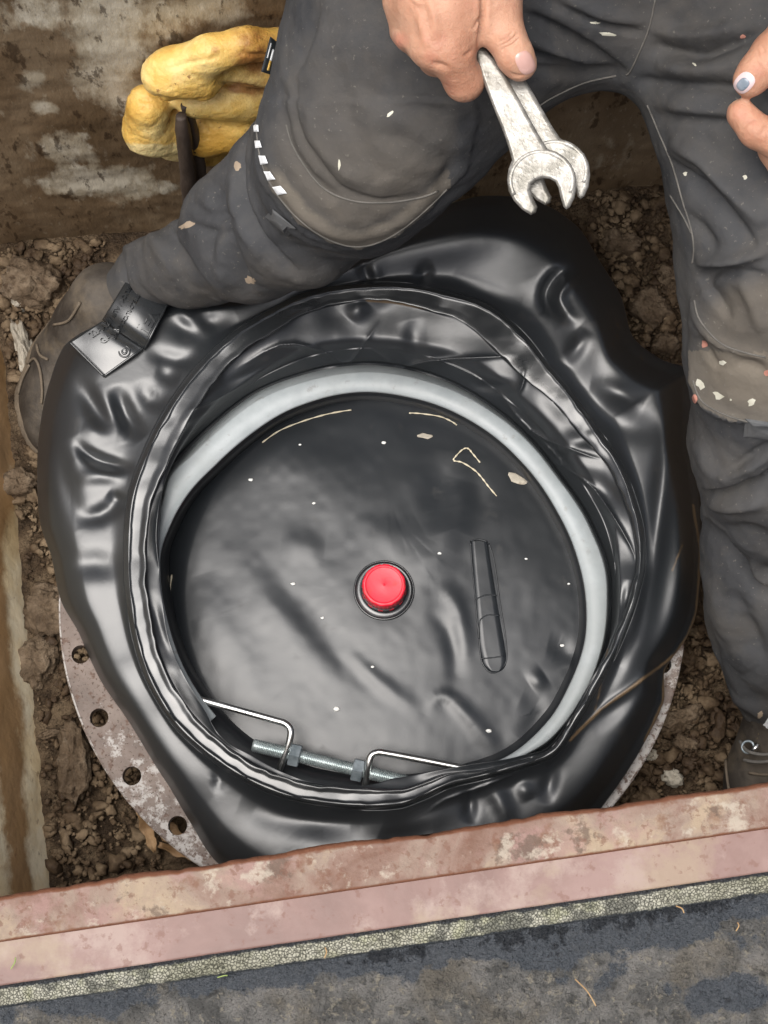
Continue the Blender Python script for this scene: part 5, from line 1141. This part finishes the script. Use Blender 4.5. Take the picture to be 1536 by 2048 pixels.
V, F = blob(HB, .0021, 2, True)
N_ = normals(V, F); wx, wy = proj(V); view = CAM - V; view /= np.linalg.norm(view, axis=1)[:, None]; fc = sstep(0, .4, (N_ * view).sum(1))
V = V + N_ * (ridges(wx, wy, [([(1512, 96), (1520, 120), (1536, 140)], 2.6, -.0008), ([(1522, 88), (1530, 108), (1545, 125)], 2.4, -.0007), ([(1482, 262), (1492, 248), (1510, 240)], 3, -.0008), ([(1520, 275), (1528, 258), (1536, 250)], 3, -.0008)]) * fc + .0003 * fbm(V, 160, 3, 5))[:, None]
h2V, h2F = V, F; h2red = .5 * np.exp(-(np.hypot(wx - 1480, wy - 225) / 26) ** 2) + .8 * np.exp(-(np.hypot(wx - 1545, wy - 200) / 30) ** 2)
AV = np.concatenate([bodyV, h1V, h2V]); AF = np.concatenate([bodyF, h1F + len(bodyV), h2F + len(bodyV) + len(h1V)])
body = obj('body', AV, AF, M['skin'], person, attrs={'red': np.concatenate([np.zeros(len(bodyV)), h1red, h2red])})
hand_tree = bvh(np.concatenate([h1V, h2V]), np.concatenate([h1F, h2F + len(h1V)]))
def nailp(cx, cy, rx, ry, rot, lift, mat, name):
    pts = []
    for k in range(20):
        a = 2 * math.pi * k / 20; x = rx * np.sign(math.cos(a)) * abs(math.cos(a)) ** .75; y = ry * np.sign(math.sin(a)) * abs(math.sin(a)) ** .75
        pts.append((cx + x * math.cos(rot) - y * math.sin(rot), cy + x * math.sin(rot) + y * math.cos(rot)))
    pp = drape_patch(hand_tree, pts, lift, 6)
    if pp: obj(name, pp[0], pp[1], mat, body)
nailp(1050, 125, 17, 23, -.45, .0009, M['nail'], 'thumbnail'); nailp(1489, 165, 17, 22, .75, .0007, M['bruise_rim'], 'thumbnail'); nailp(1487, 168, 10, 13, .75, .0012, M['bruise'], 'thumbnail_bruise')
# hair cap
HR_ = [chain([(headp + np.array([0, .020, .035]), .080), (headp + np.array([0, .035, -.01]), .072)], .02)]
V, F = blob(HR_, .006, 1, True); N_ = normals(V, F); V = V + N_ * (.004 * fbm(V, 60, 3, 9))[:, None]; obj('hair', V, F, M['hair'], person)
for s in (-1, 1):
    c = headp + np.array([.03 * s, -.080, -.004]); V, F = lathe((0, 0), [(.0001, .011), (.006, .009), (.009, .006), (.011, 0), (.009, -.006), (.0001, -.011)], 16); V = np.array(V) + c; obj('eye', V, F, M['crumb'], body)

# spanners
top_poly = [(945, 92), (952, 118), (962, 150), (975, 185), (992, 228), (1008, 268), (1018, 298), (1024, 320), (1017, 338), (1014, 360), (1017, 382), (1028, 402), (1044, 419), (1062, 430), (1072, 425), (1075, 414), (1066, 396), (1061, 380), (1063, 368), (1072, 360), (1086, 356), (1100, 358), (1111, 364), (1117, 376), (1121, 395), (1127, 414), (1133, 419), (1140, 414), (1149, 396), (1153, 372), (1151, 348), (1142, 328), (1127, 315), (1109, 307), (1094, 296), (1081, 276), (1064, 245), (1046, 212), (1028, 180), (1010, 150), (990, 120), (968, 96)]
tail = [(968, 96), (950, 60), (925, 10), (900, -40), (872, -90), (880, -115), (878, -140), (862, -158), (838, -160), (822, -148), (815, -128), (820, -108), (836, -92), (850, -70), (880, -10), (905, 40), (925, 70), (945, 92)]
def spanner(dx, dy, z0, lab_, rot=0.0, bright=False):
    full = top_poly[:] + tail[1:-1]
    c0 = np.array([1083.0, 350.0])
    poly = []
    for x, y in full:
        vx, vy = x - c0[0], y - c0[1]; poly.append((c0[0] + vx * math.cos(rot) - vy * math.sin(rot) + dx, c0[1] + vx * math.sin(rot) + vy * math.cos(rot) + dy))
    zf = lambda x, y: z0 + .018 * np.clip((350 - y) / 300, -.3, 1.6)
    cx = np.array(poly); n = len(poly)
    area = sum(poly[i][0] * poly[(i + 1) % n][1] - poly[(i + 1) % n][0] * poly[i][1] for i in range(n))
    def inset(d):
        out = []
        for i in range(n):
            p = np.array(poly[i]); a = np.array(poly[i - 1]); b = np.array(poly[(i + 1) % n]); t = b - a; t = t / np.linalg.norm(t); nn_ = np.array([-t[1], t[0]]) * (1 if area > 0 else -1); q = p + nn_ * d; out.append((q[0], q[1]))
        return out
    rings = [(inset(7.5), .0038), (inset(5), .0036), (inset(2.6), .0030), (inset(.8), .0021), (poly, .0010), (poly, -.0014), (inset(1.2), -.0028), (inset(3.5), -.0035)]
    V = []
    for pl, h in rings:
        for x, y in pl: V.append(up(x, y, float(zf(x, y)) + h))
    F = [[i * n + k, i * n + (k + 1) % n, (i + 1) * n + (k + 1) % n, (i + 1) * n + k] for i in range(len(rings) - 1) for k in range(n)]
    F += [list(range(n))[::-1], [(len(rings) - 1) * n + k for k in range(n)]]
    root = empty('spanner', up(1083 + dx, 350 + dy, z0)); tag(root, lab_, 'spanner', 'spanners held in the hand')
    o = obj('spanner_body', V, F, M['spanner'], root, smooth=False)
    # raised jaw cheek and handle rib
    import mathutils
    parts = []
    rib = [(975, 140), (1000, 195), (1030, 250), (1050, 285)]
    L = [up(x + dx, y + dy, float(zf(x + dx, y + dy)) + .0022) for x, y in smoothpts(rib, 6)]
    L2 = L; parts.append(tube(L, [.0005 + .0022 * math.sin(math.pi * k / (len(L) - 1)) for k in range(len(L))], 10)); 
    
    arc = [(1083 + 62 * math.cos(a), 362 + 58 * math.sin(a)) for a in np.linspace(R(150), R(385), 30)]
    L = [up(x + dx, y + dy, float(zf(x + dx, y + dy)) + .0024) for x, y in arc]
    V, F = tube(L, .0019, 10); obj('jaw_ridge', V, F, M['spanner'], root)
    return root
spanner(0, 0, .540, 'worn steel open-ended spanner on top, held between thumb and finger')
spanner(27, -20, .527, 'second open-ended spanner showing behind the top one at its right', -.02)

# blades of grass and straw on the steel edge
for (a, b, m, lab_) in [((22, 1938), (31, 1915), 'grass', 'green grass blade lying on the pink painted steel at the left'), ((435, 1955), (455, 1951), 'grass', 'green grass blade on the black bitumen at the left of centre'), ((649, 1916), (650, 1895), 'straw', 'orange straw bit on the pale sealant strip'),
                        ((1352, 1812), (1368, 1826), 'straw', 'curled orange straw bit on the black bitumen at the right'), ((1150, 1958), (1192, 2012), 'straw', 'long thin straw on the grey bitumen'), ((1472, 1862), (1475, 1845), 'straw', 'short orange straw bit near the right edge of the bitumen')]:
    p0 = up(*a, ZG + .004); p1 = up(*b, ZG + .005); mid = (p0 + p1) / 2 + np.array([.0012, .0006, .001]); V, F = tube(smoothpts([tuple(p0), tuple(mid), tuple(p1)], 5), [.0002] + [.0008] * 9 + [.0002], 6) if False else tube(smoothpts([tuple(p0), tuple(mid), tuple(p1)], 5), .00045, 6)
    o = obj('grass_blade' if m == 'grass' else 'straw_bit', V, F, M[m]); tag(o, lab_, 'grass blade' if m == 'grass' else 'straw')
